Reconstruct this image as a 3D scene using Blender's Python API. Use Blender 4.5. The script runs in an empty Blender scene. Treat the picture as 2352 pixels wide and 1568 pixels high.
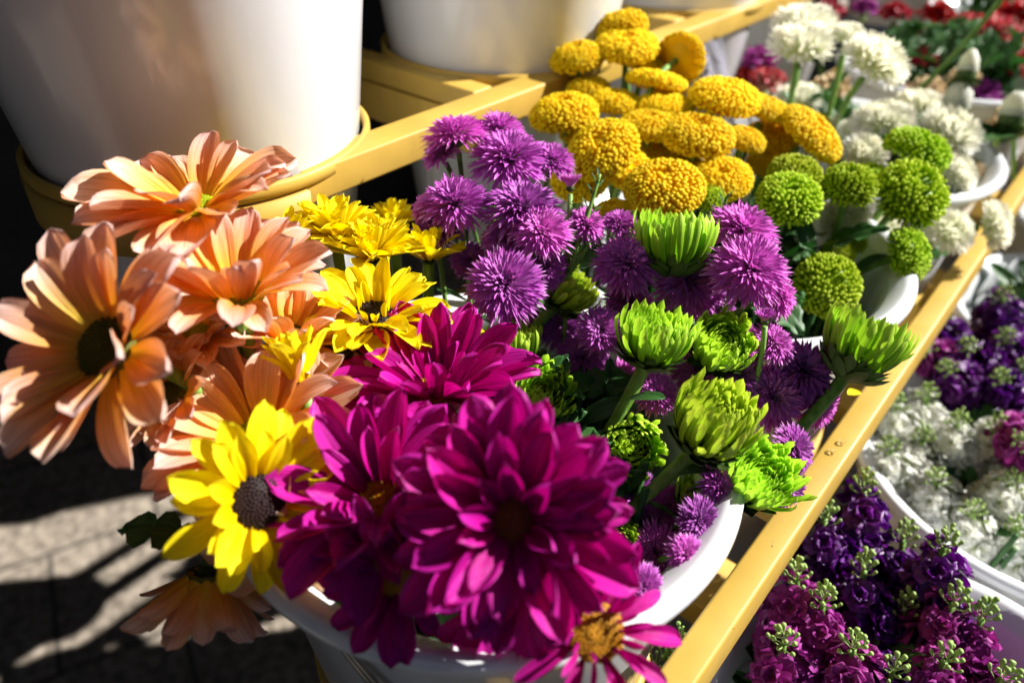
import bpy, math, random
import numpy as np
from mathutils import Matrix, Vector
R = math.radians
rng = random.Random(7)
S = bpy.context.scene
COL = S.collection

# ------------------------------------------------------------------ camera
F, PITCH, ROLL, YAW = 1739.77, R(36.2345), R(1.5582), R(38.8684)
W0, H0 = 2352.0, 1568.0
CAMZ = 1.3                                   # height of the lens above the pavement
fw = Vector((math.cos(YAW)*math.cos(PITCH), math.sin(YAW)*math.cos(PITCH), -math.sin(PITCH)))
r0 = Vector((math.sin(YAW), -math.cos(YAW), 0)); u0 = r0.cross(fw)
RR = math.cos(ROLL)*r0 + math.sin(ROLL)*u0
UU = -math.sin(ROLL)*r0 + math.cos(ROLL)*u0
cd = bpy.data.cameras.new('camera'); cam = bpy.data.objects.new('camera', cd); COL.objects.link(cam)
cam.matrix_world = Matrix(((RR.x, UU.x, -fw.x, 0), (RR.y, UU.y, -fw.y, 0), (RR.z, UU.z, -fw.z, CAMZ), (0, 0, 0, 1)))
cd.sensor_width = 36; cd.lens = F/W0*36; cd.clip_start = .01; cd.clip_end = 200
cd.dof.use_dof = True; cd.dof.focus_distance = .395; cd.dof.aperture_fstop = 4.6; cd.dof.aperture_blades = 0
S.camera = cam

# ------------------------------------------------------------------ sky and sun
SUN_AZ, SUN_EL = R(-37), R(37)
w = bpy.data.worlds.new('World'); S.world = w; w.use_nodes = True
nt = w.node_tree; bg = nt.nodes['Background']; sky = nt.nodes.new('ShaderNodeTexSky')
sky.sky_type = 'NISHITA'; sky.sun_disc = False; sky.sun_elevation = SUN_EL; sky.sun_rotation = R(90) - SUN_AZ
nt.links.new(sky.outputs[0], bg.inputs[0]); bg.inputs[1].default_value = .05
sl = bpy.data.lights.new('sun', 'SUN'); sl.energy = 5.0; sl.angle = R(.5); sl.color = (1, .965, .91)
so = bpy.data.objects.new('sun', sl); COL.objects.link(so)
sd = Vector((math.cos(SUN_AZ)*math.cos(SUN_EL), math.sin(SUN_AZ)*math.cos(SUN_EL), math.sin(SUN_EL)))
so.rotation_euler = (-sd).to_track_quat('-Z', 'Y').to_euler(); so.location = sd*8
S.view_settings.view_transform = 'Standard'; S.view_settings.look = 'None'
S.view_settings.exposure = 1.2; S.view_settings.gamma = 1
S.cycles.max_bounces = 8; S.cycles.transmission_bounces = 6; S.cycles.use_denoising = True

def at(x, y, d):
    """a point of the place seen at (x, y), d metres into the view"""
    return fw*d + RR*((x - W0/2)/F*d) - UU*((y - H0/2)/F*d) + Vector((0, 0, CAMZ))
def facing(a, b, c):
    return (RR*a + UU*b - fw*c).normalized()

# ------------------------------------------------------------------ materials
MATS = {}
def base_mat(name):
    m = bpy.data.materials.new(name); m.use_nodes = True; MATS[name] = m
    return m, m.node_tree, m.node_tree.nodes['Principled BSDF']
def petal_mat(name, ramp, trans=.35, rough=.5, streak=.25, spec=.16, tint=1.0, scale=26, hue=0.0, blotch=.1, tcol=None, vary=.12):
    m, t, b = base_mat(name); N = t.nodes; L = t.links
    uv = N.new('ShaderNodeUVMap'); sx = N.new('ShaderNodeSeparateXYZ'); L.new(uv.outputs[0], sx.inputs[0])
    cr = N.new('ShaderNodeValToRGB'); e = cr.color_ramp.elements
    while len(e) < len(ramp): e.new(.5)
    for k, (p_, c) in enumerate(ramp): e[k].position = p_; e[k].color = (*c, 1)
    oi = N.new('ShaderNodeObjectInfo')
    mp = N.new('ShaderNodeMapping'); mp.inputs['Scale'].default_value = (scale, 1.6, 1); L.new(uv.outputs[0], mp.inputs[0])
    ad = N.new('ShaderNodeVectorMath'); ad.operation = 'ADD'; L.new(mp.outputs[0], ad.inputs[0]); 
    cx = N.new('ShaderNodeCombineXYZ'); mu = N.new('ShaderNodeMath'); mu.operation = 'MULTIPLY'; mu.inputs[1].default_value = 37
    L.new(oi.outputs['Random'], mu.inputs[0]); L.new(mu.outputs[0], cx.inputs[0]); L.new(cx.outputs[0], ad.inputs[1])
    nz = N.new('ShaderNodeTexNoise'); nz.inputs['Scale'].default_value = 1; nz.inputs['Detail'].default_value = 3; L.new(ad.outputs[0], nz.inputs[0])
    n2 = N.new('ShaderNodeTexNoise'); n2.inputs['Scale'].default_value = 90; n2.inputs['Detail'].default_value = 2
    tc = N.new('ShaderNodeTexCoord'); L.new(tc.outputs['Object'], n2.inputs[0])
    # jitter the position on the ramp a little
    j = N.new('ShaderNodeMath'); j.operation = 'MULTIPLY_ADD'; j.inputs[1].default_value = .35; L.new(nz.outputs[0], j.inputs[0]); 
    js = N.new('ShaderNodeMath'); js.operation = 'SUBTRACT'; js.inputs[1].default_value = .175; L.new(sx.outputs[1], js.inputs[0]); L.new(js.outputs[0], j.inputs[2])
    L.new(j.outputs[0], cr.inputs[0])
    hs = N.new('ShaderNodeHueSaturation'); L.new(cr.outputs[0], hs.inputs['Color'])
    v = N.new('ShaderNodeMapRange'); v.inputs[1].default_value = .3; v.inputs[2].default_value = .7; v.inputs[3].default_value = 1 - streak; v.inputs[4].default_value = 1 + streak*.6
    L.new(nz.outputs[0], v.inputs[0])
    v2 = N.new('ShaderNodeMapRange'); v2.inputs[3].default_value = 1 - blotch; v2.inputs[4].default_value = 1 + blotch; L.new(n2.outputs[0], v2.inputs[0])
    mm = N.new('ShaderNodeMath'); mm.operation = 'MULTIPLY'; L.new(v.outputs[0], mm.inputs[0]); L.new(v2.outputs[0], mm.inputs[1])
    mv = N.new('ShaderNodeMapRange'); mv.inputs[3].default_value = 1 - vary; mv.inputs[4].default_value = 1 + vary*.5; L.new(oi.outputs['Random'], mv.inputs[0]); m3 = N.new('ShaderNodeMath'); m3.operation = 'MULTIPLY'; L.new(mm.outputs[0], m3.inputs[0]); L.new(mv.outputs[0], m3.inputs[1]); L.new(m3.outputs[0], hs.inputs['Value'])
    if hue:
        h = N.new('ShaderNodeMapRange'); h.inputs[3].default_value = .5 - hue; h.inputs[4].default_value = .5 + hue
        L.new(oi.outputs['Random'], h.inputs[0]); L.new(h.outputs[0], hs.inputs['Hue'])
    L.new(hs.outputs[0], b.inputs['Base Color']); b.inputs['Roughness'].default_value = rough
    b.inputs['Specular IOR Level'].default_value = spec; pass
    bp = N.new('ShaderNodeBump'); bp.inputs['Strength'].default_value = .5; bp.inputs['Distance'].default_value = .0011; L.new(nz.outputs[0], bp.inputs['Height']); L.new(bp.outputs[0], b.inputs['Normal'])
    tr = N.new('ShaderNodeBsdfTranslucent'); ga = N.new('ShaderNodeGamma'); ga.inputs[1].default_value = 1.25; L.new(hs.outputs[0], ga.inputs[0])
    if tcol:
        mc = N.new('ShaderNodeMixRGB'); mc.blend_type = 'MULTIPLY'; mc.inputs[0].default_value = 1; mc.inputs[2].default_value = (*tcol, 1); L.new(ga.outputs[0], mc.inputs[1]); L.new(mc.outputs[0], tr.inputs[0])
    else: L.new(ga.outputs[0], tr.inputs[0])
    mx = N.new('ShaderNodeMixShader'); mx.inputs[0].default_value = trans
    L.new(b.outputs[0], mx.inputs[1]); L.new(tr.outputs[0], mx.inputs[2]); L.new(mx.outputs[0], N['Material Output'].inputs[0])
    return m
def noisy_mat(name, c1, c2, scale=60, rough=.5, spec=.4, bump=.0, metal=0, stretch=(1, 1, 1), detail=4, coat=0):
    m, t, b = base_mat(name); N = t.nodes; L = t.links
    tc = N.new('ShaderNodeTexCoord'); mp = N.new('ShaderNodeMapping'); mp.inputs['Scale'].default_value = stretch; L.new(tc.outputs['Object'], mp.inputs[0])
    nz = N.new('ShaderNodeTexNoise'); nz.inputs['Scale'].default_value = scale; nz.inputs['Detail'].default_value = detail; L.new(mp.outputs[0], nz.inputs[0])
    cr = N.new('ShaderNodeValToRGB'); cr.color_ramp.elements[0].position = .35; cr.color_ramp.elements[1].position = .65
    cr.color_ramp.elements[0].color = (*c1, 1); cr.color_ramp.elements[1].color = (*c2, 1); L.new(nz.outputs[0], cr.inputs[0])
    L.new(cr.outputs[0], b.inputs['Base Color']); b.inputs['Roughness'].default_value = rough; b.inputs['Specular IOR Level'].default_value = spec; b.inputs['Metallic'].default_value = metal
    b.inputs['Coat Weight'].default_value = coat
    if bump:
        bp = N.new('ShaderNodeBump'); bp.inputs['Strength'].default_value = .5; bp.inputs['Distance'].default_value = bump; L.new(nz.outputs[0], bp.inputs['Height']); L.new(bp.outputs[0], b.inputs['Normal'])
    return m

M = {}
M['peach'] = petal_mat('peach_petal', [(0, (.97, .68, .03)), (.3, (.97, .54, .08)), (.6, (.96, .52, .24)), (1, (.96, .70, .64))], trans=.36, hue=.016, vary=.18, tcol=(1, .72, .45))
M['yellow'] = petal_mat('yellow_petal', [(0, (.95, .62, .0)), (.4, (.98, .80, .0)), (1, (1, .88, .02))], trans=.32, streak=.15, hue=.006, tcol=(1, .95, .3))
M['magenta'] = petal_mat('magenta_petal', [(0, (.30, .0, .10)), (.35, (.52, .0, .25)), (1, (.66, .02, .40))], trans=.35, streak=.35, rough=.42, spec=.22, hue=.008, tcol=(1, .3, .75))
M['aster'] = petal_mat('aster_petal', [(0, (.92, .82, .70)), (.3, (.80, .30, .76)), (.7, (.74, .13, .72)), (1, (.95, .52, .93))], trans=.22, streak=.3, rough=.4, spec=.25, scale=8, hue=.02, vary=.3)
M['lime'] = petal_mat('lime_floret', [(0, (.22, .34, .02)), (.5, (.34, .58, .015)), (1, (.66, .84, .10))], trans=.42, streak=.2, rough=.38, spec=.25, scale=8, hue=.014)
M['lime_button'] = petal_mat('lime_button_floret', [(0, (.10, .20, .0)), (.5, (.34, .54, .0)), (1, (.70, .84, .03))], trans=.28, streak=.2, rough=.4, spec=.25, scale=5, hue=.016, vary=.25)
M['gold_button'] = petal_mat('gold_button_floret', [(0, (.96, .50, .0)), (.5, (1, .66, .0)), (1, (1, .80, .01))], trans=.33, streak=.15, rough=.45, scale=5, hue=.006)
M['white'] = petal_mat('white_floret', [(0, (.50, .58, .18)), (.25, (.76, .78, .62)), (1, (.93, .93, .92))], trans=.36, streak=.06, scale=6, tcol=(1, .95, .7))
M['red'] = petal_mat('red_petal', [(0, (.25, .0, .01)), (.7, (.42, .0, .015)), (1, (.50, .02, .03))], trans=.3, streak=.25, hue=.01)
M['pinkwhite'] = petal_mat('red_edged_petal', [(0, (.7, .5, .35)), (.7, (.80, .50, .42)), (.9, (.65, .06, .08)), (1, (.55, .0, .03))], trans=.3)
M['cream'] = petal_mat('cream_petal', [(0, (.65, .45, .2)), (1, (.82, .66, .42))], trans=.35)
M['violet'] = petal_mat('violet_petal', [(0, (.06, .005, .09)), (.6, (.10, .006, .17)), (1, (.17, .012, .28))], trans=.3, streak=.3, rough=.35, spec=.5, hue=.015)
M['orchid'] = petal_mat('orchid_petal', [(0, (.40, .22, .24)), (.4, (.30, .02, .22)), (1, (.42, .06, .34))], trans=.3, streak=.25, hue=.012)
M['stock_white'] = petal_mat('stock_white_petal', [(0, (.50, .62, .20)), (.35, (.84, .86, .72)), (1, (.92, .92, .90))], trans=.34, streak=.08)
M['disc_green'] = noisy_mat('green_disc', (.20, .28, .0), (.46, .50, .01), 700, .6, .2)
M['disc_brown'] = noisy_mat('brown_disc', (.006, .002, .003), (.03, .010, .010), 900, .5, .25)
M['disc_gold'] = noisy_mat('golden_disc', (.30, .09, .004), (.55, .30, .0), 700, .5, .3)
M['disc_maroon'] = noisy_mat('maroon_disc', (.07, .012, .004), (.22, .06, .01), 700, .55, .2)
M['disc_olive'] = noisy_mat('olive_disc', (.05, .06, .004), (.13, .12, .01), 900, .6, .2)
M['stem'] = noisy_mat('green_stem', (.09, .20, .02), (.20, .34, .07), 240, .5, .35, bump=.0006, stretch=(1, 1, .15))
M['stem_dark'] = noisy_mat('dark_green_stem', (.03, .08, .012), (.08, .16, .03), 200, .5, .35, bump=.0006, stretch=(1, 1, .15))
M['bract'] = noisy_mat('green_bract', (.03, .06, .012), (.09, .15, .03), 300, .5, .35, bump=.0004)
M['leaf'] = petal_mat('leaf', [(0, (.05, .13, .02)), (1, (.04, .15, .03))], trans=.25, streak=.3, rough=.45, spec=.45, scale=14)
M['bud'] = noisy_mat('grey_green_bud', (.16, .26, .07), (.36, .48, .14), 200, .6, .3)
M['plastic'] = noisy_mat('white_plastic', (.74, .765, .80), (.79, .81, .84), 8, .16, .5, coat=.3)
def scuff(m, specks=60, thr=.045, dark=(.16, .14, .12), smear=.12):
    t = m.node_tree; N = t.nodes; L = t.links; b = N['Principled BSDF']; src = b.inputs['Base Color'].links[0].from_socket
    tc = N.new('ShaderNodeTexCoord'); vo = N.new('ShaderNodeTexVoronoi'); vo.inputs['Scale'].default_value = specks; L.new(tc.outputs['Object'], vo.inputs[0])
    n = N.new('ShaderNodeTexNoise'); n.inputs['Scale'].default_value = 9; n.inputs['Detail'].default_value = 5; L.new(tc.outputs['Object'], n.inputs[0])
    th = N.new('ShaderNodeMapRange'); th.inputs[1].default_value = .52; th.inputs[2].default_value = .70; th.inputs[3].default_value = 0; th.inputs[4].default_value = thr*2; L.new(n.outputs[0], th.inputs[0])
    lt = N.new('ShaderNodeMath'); lt.operation = 'LESS_THAN'; L.new(vo.outputs['Distance'], lt.inputs[0]); L.new(th.outputs[0], lt.inputs[1])
    mx = N.new('ShaderNodeMixRGB'); mx.inputs[2].default_value = (*dark, 1); L.new(lt.outputs[0], mx.inputs[0]); L.new(src, mx.inputs[1])
    mp = N.new('ShaderNodeMapping'); mp.inputs['Scale'].default_value = (30, 30, 3); L.new(tc.outputs['Object'], mp.inputs[0])
    n2 = N.new('ShaderNodeTexNoise'); n2.inputs['Scale'].default_value = 1; n2.inputs['Detail'].default_value = 6; L.new(mp.outputs[0], n2.inputs[0])
    r1 = N.new('ShaderNodeMapRange'); r1.inputs[1].default_value = .5; r1.inputs[2].default_value = .8; r1.inputs[3].default_value = 0; r1.inputs[4].default_value = smear; L.new(n2.outputs[0], r1.inputs[0])
    m2 = N.new('ShaderNodeMixRGB'); m2.inputs[2].default_value = (*[c*1.8 for c in dark], 1); L.new(r1.outputs[0], m2.inputs[0]); L.new(mx.outputs[0], m2.inputs[1]); L.new(m2.outputs[0], b.inputs['Base Color'])
    r2 = N.new('ShaderNodeMapRange'); r2.inputs[3].default_value = b.inputs['Roughness'].default_value*.8; r2.inputs[4].default_value = b.inputs['Roughness'].default_value*1.6; L.new(n2.outputs[0], r2.inputs[0]); L.new(r2.outputs[0], b.inputs['Roughness'])
scuff(M['plastic'], 90, .03, (.25, .22, .20), .18)
M['paint'] = noisy_mat('gold_paint', (.47, .30, .05), (.54, .345, .065), 30, .42, .4, bump=.00015)
scuff(M['paint'], 130, .04, (.14, .08, .03), .3)

# ------------------------------------------------------------------ mesh building
class Geo:
    def __init__(s): s.v = []; s.f = []; s.uv = []; s.n = 0
    def add(s, v, f, uv):
        s.v.append(v); s.f += [tuple(i + s.n for i in q) for q in f]; s.uv.append(uv); s.n += len(v)
    def mesh(s, name, mat, smooth=True):
        v = np.concatenate(s.v); uv = np.concatenate(s.uv)
        me = bpy.data.meshes.new(name); me.from_pydata(v.tolist(), [], s.f); me.materials.append(mat)
        l = me.uv_layers.new(name='UVMap'); idx = np.empty(len(me.loops), dtype=np.int32); me.loops.foreach_get('vertex_index', idx)
        l.data.foreach_set('uv', uv[idx].astype(np.float32).ravel())
        if smooth: me.polygons.foreach_set('use_smooth', np.ones(len(me.polygons), dtype=bool))
        me.update(); return me
    def obj(s, name, mat, parent=None, mw=None, smooth=True):
        return link(name, s.mesh(name, mat, smooth), parent, mw)

def link(name, me, parent=None, mw=None):
    o = bpy.data.objects.new(name, me); COL.objects.link(o)
    mw = mw if mw is not None else Matrix()
    if parent is not None:
        o.parent = parent; o.matrix_local = WORLD[parent.name].inverted() @ mw
    else: o.matrix_world = mw
    WORLD[o.name] = mw.copy()
    return o
WORLD = {}
def thing(name, label, cat, loc, group=None):
    o = bpy.data.objects.new(name, None); COL.objects.link(o); o.empty_display_size = .01
    o.location = loc; WORLD[o.name] = Matrix.Translation(loc)
    o['label'] = label; o['category'] = cat
    if group: o['group'] = group
    return o
def tag(o, label, cat, group=None):
    o['label'] = label; o['category'] = cat
    if group: o['group'] = group
    return o

def petal(L, Wd, nu, nv, e0, e1, cup=.15, ridge=.02, tip=2.0, base=.3, vm=.6, notch=0., ruf=0., twist=0., side=0., bend=1., hook=0., r=rng):
    """verts of one petal growing along +y from the origin, upper side up; e0, e1 elevation at base and tip"""
    vs = np.linspace(0, 1, nv); ss = np.linspace(-1, 1, nu)
    e = e0 + (e1 - e0)*np.minimum(vs**bend*(1 if not hook else 1.6), 1) + hook*np.clip((vs - .72)/.28, 0, 1)**1.5; dy = np.cos(e)/(nv - 1)*L; dz = np.sin(e)/(nv - 1)*L
    y = np.concatenate([[0], np.cumsum((dy[1:] + dy[:-1])/2)]); z = np.concatenate([[0], np.cumsum((dz[1:] + dz[:-1])/2)])
    p1, p2, p3 = r.uniform(0, 6.3), r.uniform(0, 6.3), r.uniform(0, 6.3)
    V = []; UV = []
    for k, v in enumerate(vs):
        if v < vm: q = base + (1 - base)*math.sin(v/vm*math.pi/2)
        else: q = max(1 - ((v - vm)/(1 - vm))**tip, 0)**.5
        q = max(q, .03)
        for s in ss:
            x = s*q*Wd/2
            off = cup*Wd*s*s*q + ridge*Wd*math.cos(2.6*math.pi*s)*math.sin(math.pi*min(v*1.05, 1)) 
            off += ruf*Wd*(math.sin(s*5 + p1)*v + .6*math.sin(s*11 + p2 + v*3))*v*v
            ly = -notch*L*(1 - abs(math.cos(1.5*math.pi*s)))*(v**6)
            tw = twist*v; xx = x*math.cos(tw); off += x*math.sin(tw)
            xx += side*L*v*v
            ce, se = math.cos(e[k]), math.sin(e[k])
            V.append((xx, y[k] - off*se + ly*ce, z[k] + off*ce + ly*se)); UV.append((s*.5 + .5, v))
    Fc = [(j*nu + i, j*nu + i + 1, (j + 1)*nu + i + 1, (j + 1)*nu + i) for j in range(nv - 1) for i in range(nu - 1)]
    return np.array(V), Fc, np.array(UV)

def place(V, phi, rb=0., zb=0., sc=1.):
    c, s = math.cos(phi), math.sin(phi)
    v = V*sc; y = v[:, 1] + rb
    return np.stack([v[:, 0]*c - y*s, v[:, 0]*s + y*c, v[:, 2] + zb], 1)

def tube(pts, rad, n=8, rib=0., cap=True):
    """tube along points; uv.v runs along"""
    g = Geo(); P = [Vector(p) for p in pts]; V = []; UV = []
    t0 = (P[1] - P[0]).normalized(); a = t0.orthogonal().normalized()
    for k, p in enumerate(P):
        t = (P[min(k + 1, len(P) - 1)] - P[max(k - 1, 0)]).normalized()
        a = (a - t*a.dot(t)).normalized(); b = t.cross(a)
        rr = rad[k] if hasattr(rad, '__len__') else rad
        for i in range(n):
            th = i/n*2*math.pi; q = rr*(1 + rib*math.cos(5*th))
            V.append(tuple(p + (a*math.cos(th) + b*math.sin(th))*q)); UV.append((i/n, k/(len(P) - 1)))
    Fc = [(k*n + i, k*n + (i + 1) % n, (k + 1)*n + (i + 1) % n, (k + 1)*n + i) for k in range(len(P) - 1) for i in range(n)]
    if cap: Fc += [tuple(range(n))[::-1], tuple((len(P) - 1)*n + i for i in range(n))]
    return np.array(V), Fc, np.array(UV)
def bez(p0, p1, p2, p3, n=12):
    return [p0*(1 - t)**3 + p1*3*t*(1 - t)**2 + p2*3*t*t*(1 - t) + p3*t**3 for t in [i/n for i in range(n + 1)]]
def lathe(prof, n=96):
    V = []; UV = []
    for k, (r_, z_) in enumerate(prof):
        for i in range(n):
            th = 2*math.pi*i/n; V.append((r_*math.cos(th), r_*math.sin(th), z_)); UV.append((i/n, k/(len(prof) - 1)))
    Fc = [(k*n + i, k*n + (i + 1) % n, (k + 1)*n + (i + 1) % n, (k + 1)*n + i) for k in range(len(prof) - 1) for i in range(n)]
    return np.array(V), Fc, np.array(UV)
def bar(x0, x1, y0, y1, z0, z1, bv=.002):
    """a box with bevelled long edges"""
    import bmesh
    bm = bmesh.new(); bmesh.ops.create_cube(bm, size=1)
    for v in bm.verts: v.co = Vector(((x0 + x1)/2 + v.co.x*(x1 - x0), (y0 + y1)/2 + v.co.y*(y1 - y0), (z0 + z1)/2 + v.co.z*(z1 - z0)))
    if bv: bmesh.ops.bevel(bm, geom=bm.edges[:], offset=bv, segments=3, affect='EDGES', profile=.5)
    V = np.array([v.co[:] for v in bm.verts]); Fc = [tuple(v.index for v in f.verts) for f in bm.faces]; bm.free()
    return V, Fc, np.zeros((len(V), 2)) + .5

def blobs(g, P, D, rad, ln, v0=0., v1=1., n=6):
    """small rounded club-shaped florets at P along D"""
    prof = [(.55, 0), (.85, .45), (1.0, .75), (.78, .95), (.3, 1.03)]
    for p, d in zip(P, D):
        d = Vector(d).normalized(); a = d.orthogonal().normalized(); b = d.cross(a); p = Vector(p); V = []; UV = []
        rr = rad*rng.uniform(.8, 1.15); l = ln*rng.uniform(.8, 1.2); ph = rng.uniform(0, 6)
        for (q, h) in prof:
            for i in range(n):
                th = 2*math.pi*i/n + ph; V.append(tuple(p + d*(h*l) + (a*math.cos(th) + b*math.sin(th))*(q*rr))); UV.append((i/n, v0 + (v1 - v0)*min(h, 1)))
        Fc = [(k*n + i, k*n + (i + 1) % n, (k + 1)*n + (i + 1) % n, (k + 1)*n + i) for k in range(4) for i in range(n)] + [tuple(4*n + i for i in range(n))]
        g.add(np.array(V), Fc, np.array(UV))

# ---- head variants (unit radius, axis +z, origin in the middle of the head)
GA = math.pi*(3 - math.sqrt(5))
def mesh_disc(mat, n=170, dome=.35):
    g = Geo(); prof = [(1.0, -.25), (1.02, 0)] + [(math.cos(a), math.sin(a)*dome) for a in (0.25, .6, .95, 1.25, 1.5)]
    g.add(*lathe(prof, 24))
    P = []; D = []
    for i in range(n):
        q = math.sqrt((i + .5)/n); a = i*GA; z = dome*math.sqrt(max(1 - q*q, 0)) - .08*max(0, 1 - q*3); P.append((q*math.cos(a)*.98, q*math.sin(a)*.98, z - .03))
        D.append((q*math.cos(a)*.5, q*math.sin(a)*.5, 1))
    blobs(g, P, D, .062, .11, n=5)
    return g.mesh('disc', mat)
def mesh_bracts(mat, rings=((12, .0), (11, .25)), L=.55, e0=-.1, e1=.9, Wd=.3, rb=.12, z=-.45):
    g = Geo()
    for n, off in rings:
        for k in range(n):
            g.add(*(lambda P: (place(P[0], (k + off*2)/n*2*math.pi + rng.uniform(-.1, .1), rb, z + off*.12), P[1], P[2]))(
                petal(L*rng.uniform(.85, 1.1), Wd, 5, 6, e0, e1 + rng.uniform(-.15, .2), .18, .03, 2., .6, .5)))
    g.add(*lathe([(.02, z - .09), (rb*1.1, z - .05), (rb*2.2, z + .02), (rb*3.0, z + .14), (rb*2.9, z + .3)], 16))
    return g.mesh('bracts', mat)
def mesh_green_mum(seed, open_=0.):
    global rng; keep = rng; rng = random.Random(seed); g = Geo(); n = 250
    for i in range(n):
        t = (i/n)**.8; phi = i*GA + rng.uniform(-.15, .15)
        L = (1.28 - .62*t)*rng.uniform(.84, 1.08); Wd = (.205 - .105*t)*rng.uniform(.8, 1.2)
        e0 = .10 + 1.0*t + rng.uniform(-.08, .08); em = 1.32 + .22*t - open_ + rng.uniform(-.13, .13); hook = rng.uniform(.5, 1.5)
        if rng.random() < .035: em -= .55; hook *= .6
        rb = .40*(1 - t)
        P = petal(L, Wd, 5, 10, e0, em, .24, .0, 6., .62, .74, bend=.9, hook=hook, twist=rng.uniform(-.3, .3), side=rng.uniform(-.05, .05))
        g.add(place(P[0], phi, rb, -.62 + .10*t), P[1], P[2])
    g2 = g.mesh('florets', M['lime']); rng = keep; return g2
def dome_pts(n, th0, th1, R_, H, dimple=.25):
    P = []; D = []; c0, c1 = math.cos(th0), math.cos(th1)
    for i in range(n):
        c = c0 + (c1 - c0)*(i + .5)/n + rng.uniform(-.02, .02); th = math.acos(max(-1, min(1, c))) ; a = i*GA + rng.uniform(-.05, .05)/max(math.sin(th), .15)
        r_ = math.sin(th); zz = math.cos(th)*H - dimple*math.exp(-(r_/.22)**2)*(1 if c > 0 else 0)
        P.append((r_*R_*math.cos(a), r_*R_*math.sin(a), zz)); nx = r_/R_ ; nz = math.cos(th)/H
        l = math.hypot(nx, nz); jt = rng.uniform(-.22, .22); D.append((nx/l*math.cos(a + jt), nx/l*math.sin(a + jt), nz/l + .15 + rng.uniform(-.2, .2)))
    return P, D
def mesh_button(seed, mat, n=300, H=.55, rad=.062, ln=.2, dimple=.22):
    global rng; keep = rng; rng = random.Random(seed); g = Geo()
    P, D = dome_pts(n, .05, 1.95, .84, H*.8, dimple)
    blobs(g, P, D, rad, ln)
    # closed body beneath the florets, and a skirt of short flat petals
    g.add(*(lambda q: (q[0], q[1], q[2]*0 + .45))(lathe([(.01, -.38), (.5, -.3), (.78, -.1), (.82, .05), (.7, H*.45), (.4, H*.68), (.15, H*.62), (.01, H*.5)], 24)))
    for k in range(34):
        Q = petal(.55*rng.uniform(.85, 1.1), .2, 3, 5, .0, .35 + rng.uniform(-.2, .2), .2, 0, 2.5, .6)
        g.add(place(Q[0], k/34*6.283 + rng.uniform(-.05, .05), .42, -.24 + rng.uniform(-.05, .05)), Q[1], Q[2]*np.array([1, .7]))
    m = g.mesh('florets', mat); rng = keep; return m
def mesh_white(seed):
    global rng; keep = rng; rng = random.Random(seed); g = Geo(); n = 260
    P, D = dome_pts(n, .08, 2.0, .62, .38, .22)
    for p, d in zip(P, D):
        e = math.atan2(d[2], math.hypot(d[0], d[1])) + rng.uniform(-.15, .15); a = math.atan2(p[1], p[0]) - math.pi/2
        q = math.hypot(p[0], p[1])
        Q = petal((.22 + .22*q)*rng.uniform(.85, 1.2), .11, 3, 5, e - .25, e + .45, .35, 0, 2.2, .5, .55)
        g.add(place(Q[0], a + rng.uniform(-.15, .15), q, p[2]), Q[1], np.column_stack([Q[2][:, 0], np.clip(Q[2][:, 1]*.8 + .1 + q*.9, 0, 1)]))
    g.add(*(lambda q: (q[0], q[1], q[2]*0 + .1))(lathe([(.01, -.38), (.4, -.3), (.62, -.1), (.6, .1), (.4, .22), (.01, .1)], 20)))
    m = g.mesh('florets', M['white']); rng = keep; return m
def mesh_aster(seed, cone=0.):
    """many narrow petals; cone > 0 closes the head towards a bud"""
    global rng; keep = rng; rng = random.Random(seed); g = Geo(); n = 340
    for i in range(n):
        t = i/n; e0 = 1.35 - 1.55*t**.62 + rng.uniform(-.13, .13); e0 = e0*(1 - cone) + cone*1.15
        L = (.42 + .66*t**.5)*rng.uniform(.86, 1.07); a = i*GA
        Q = petal(L, .095*rng.uniform(.75, 1.2), 3, 6, e0 + .25, e0 - .2 + rng.uniform(-.25, .25), .3, 0, 5., .35, .82, notch=.05, twist=rng.uniform(-.5, .5), side=rng.uniform(-.08, .08))
        g.add(place(Q[0], a, .05 + .06*t, -.12 - .12*t), Q[1], np.column_stack([Q[2][:, 0], Q[2][:, 1]*(.55 + .45*t)]))
    m = g.mesh('petals', M['aster']); rng = keep; return m
def mesh_ruffled(seed, mat, layers=4, per=6, Wd=.75, ruf=.16, e=(1.3, .1), name='blossom', L=1.):
    global rng; keep = rng; rng = random.Random(seed); g = Geo()
    for l in range(layers):
        t = l/max(layers - 1, 1); ee = e[0] + (e[1] - e[0])*t
        for k in range(per):
            Q = petal(L*(.62 + .38*t)*rng.uniform(.85, 1.1), Wd*(.7 + .3*t), 9, 7, ee + .2, ee - .35 + rng.uniform(-.25, .25), .12*rng.uniform(-1, 1.5), .02, 4, .18, .75, ruf=ruf, notch=.03, twist=rng.uniform(-.3, .3))
            g.add(place(Q[0], (k + .5*l)/per*6.283 + rng.uniform(-.25, .25), .03, -.25 + .08*(1 - t)), Q[1], Q[2])
    m = g.mesh(name, mat); rng = keep; return m
def mesh_buds(seed, n=16):
    global rng; keep = rng; rng = random.Random(seed); g = Geo()
    for i in range(n):
        t = i/n; a = i*GA; q = .15 + .75*t; z = .9 - 1.5*t + rng.uniform(-.1, .1); p = Vector((q*math.cos(a), q*math.sin(a), z))
        d = Vector((math.cos(a)*.6, math.sin(a)*.6, 1)).normalized()
        blobs(g, [p], [d], .17*(1 - .2*t), .45, n=8)
        g.add(*tube([Vector((0, 0, z - .5)), p*.6 + Vector((0, 0, z*.4 - .2)), p + d*.03], .04, 5))
    m = g.mesh('buds', M['bud']); rng = keep; return m
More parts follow.
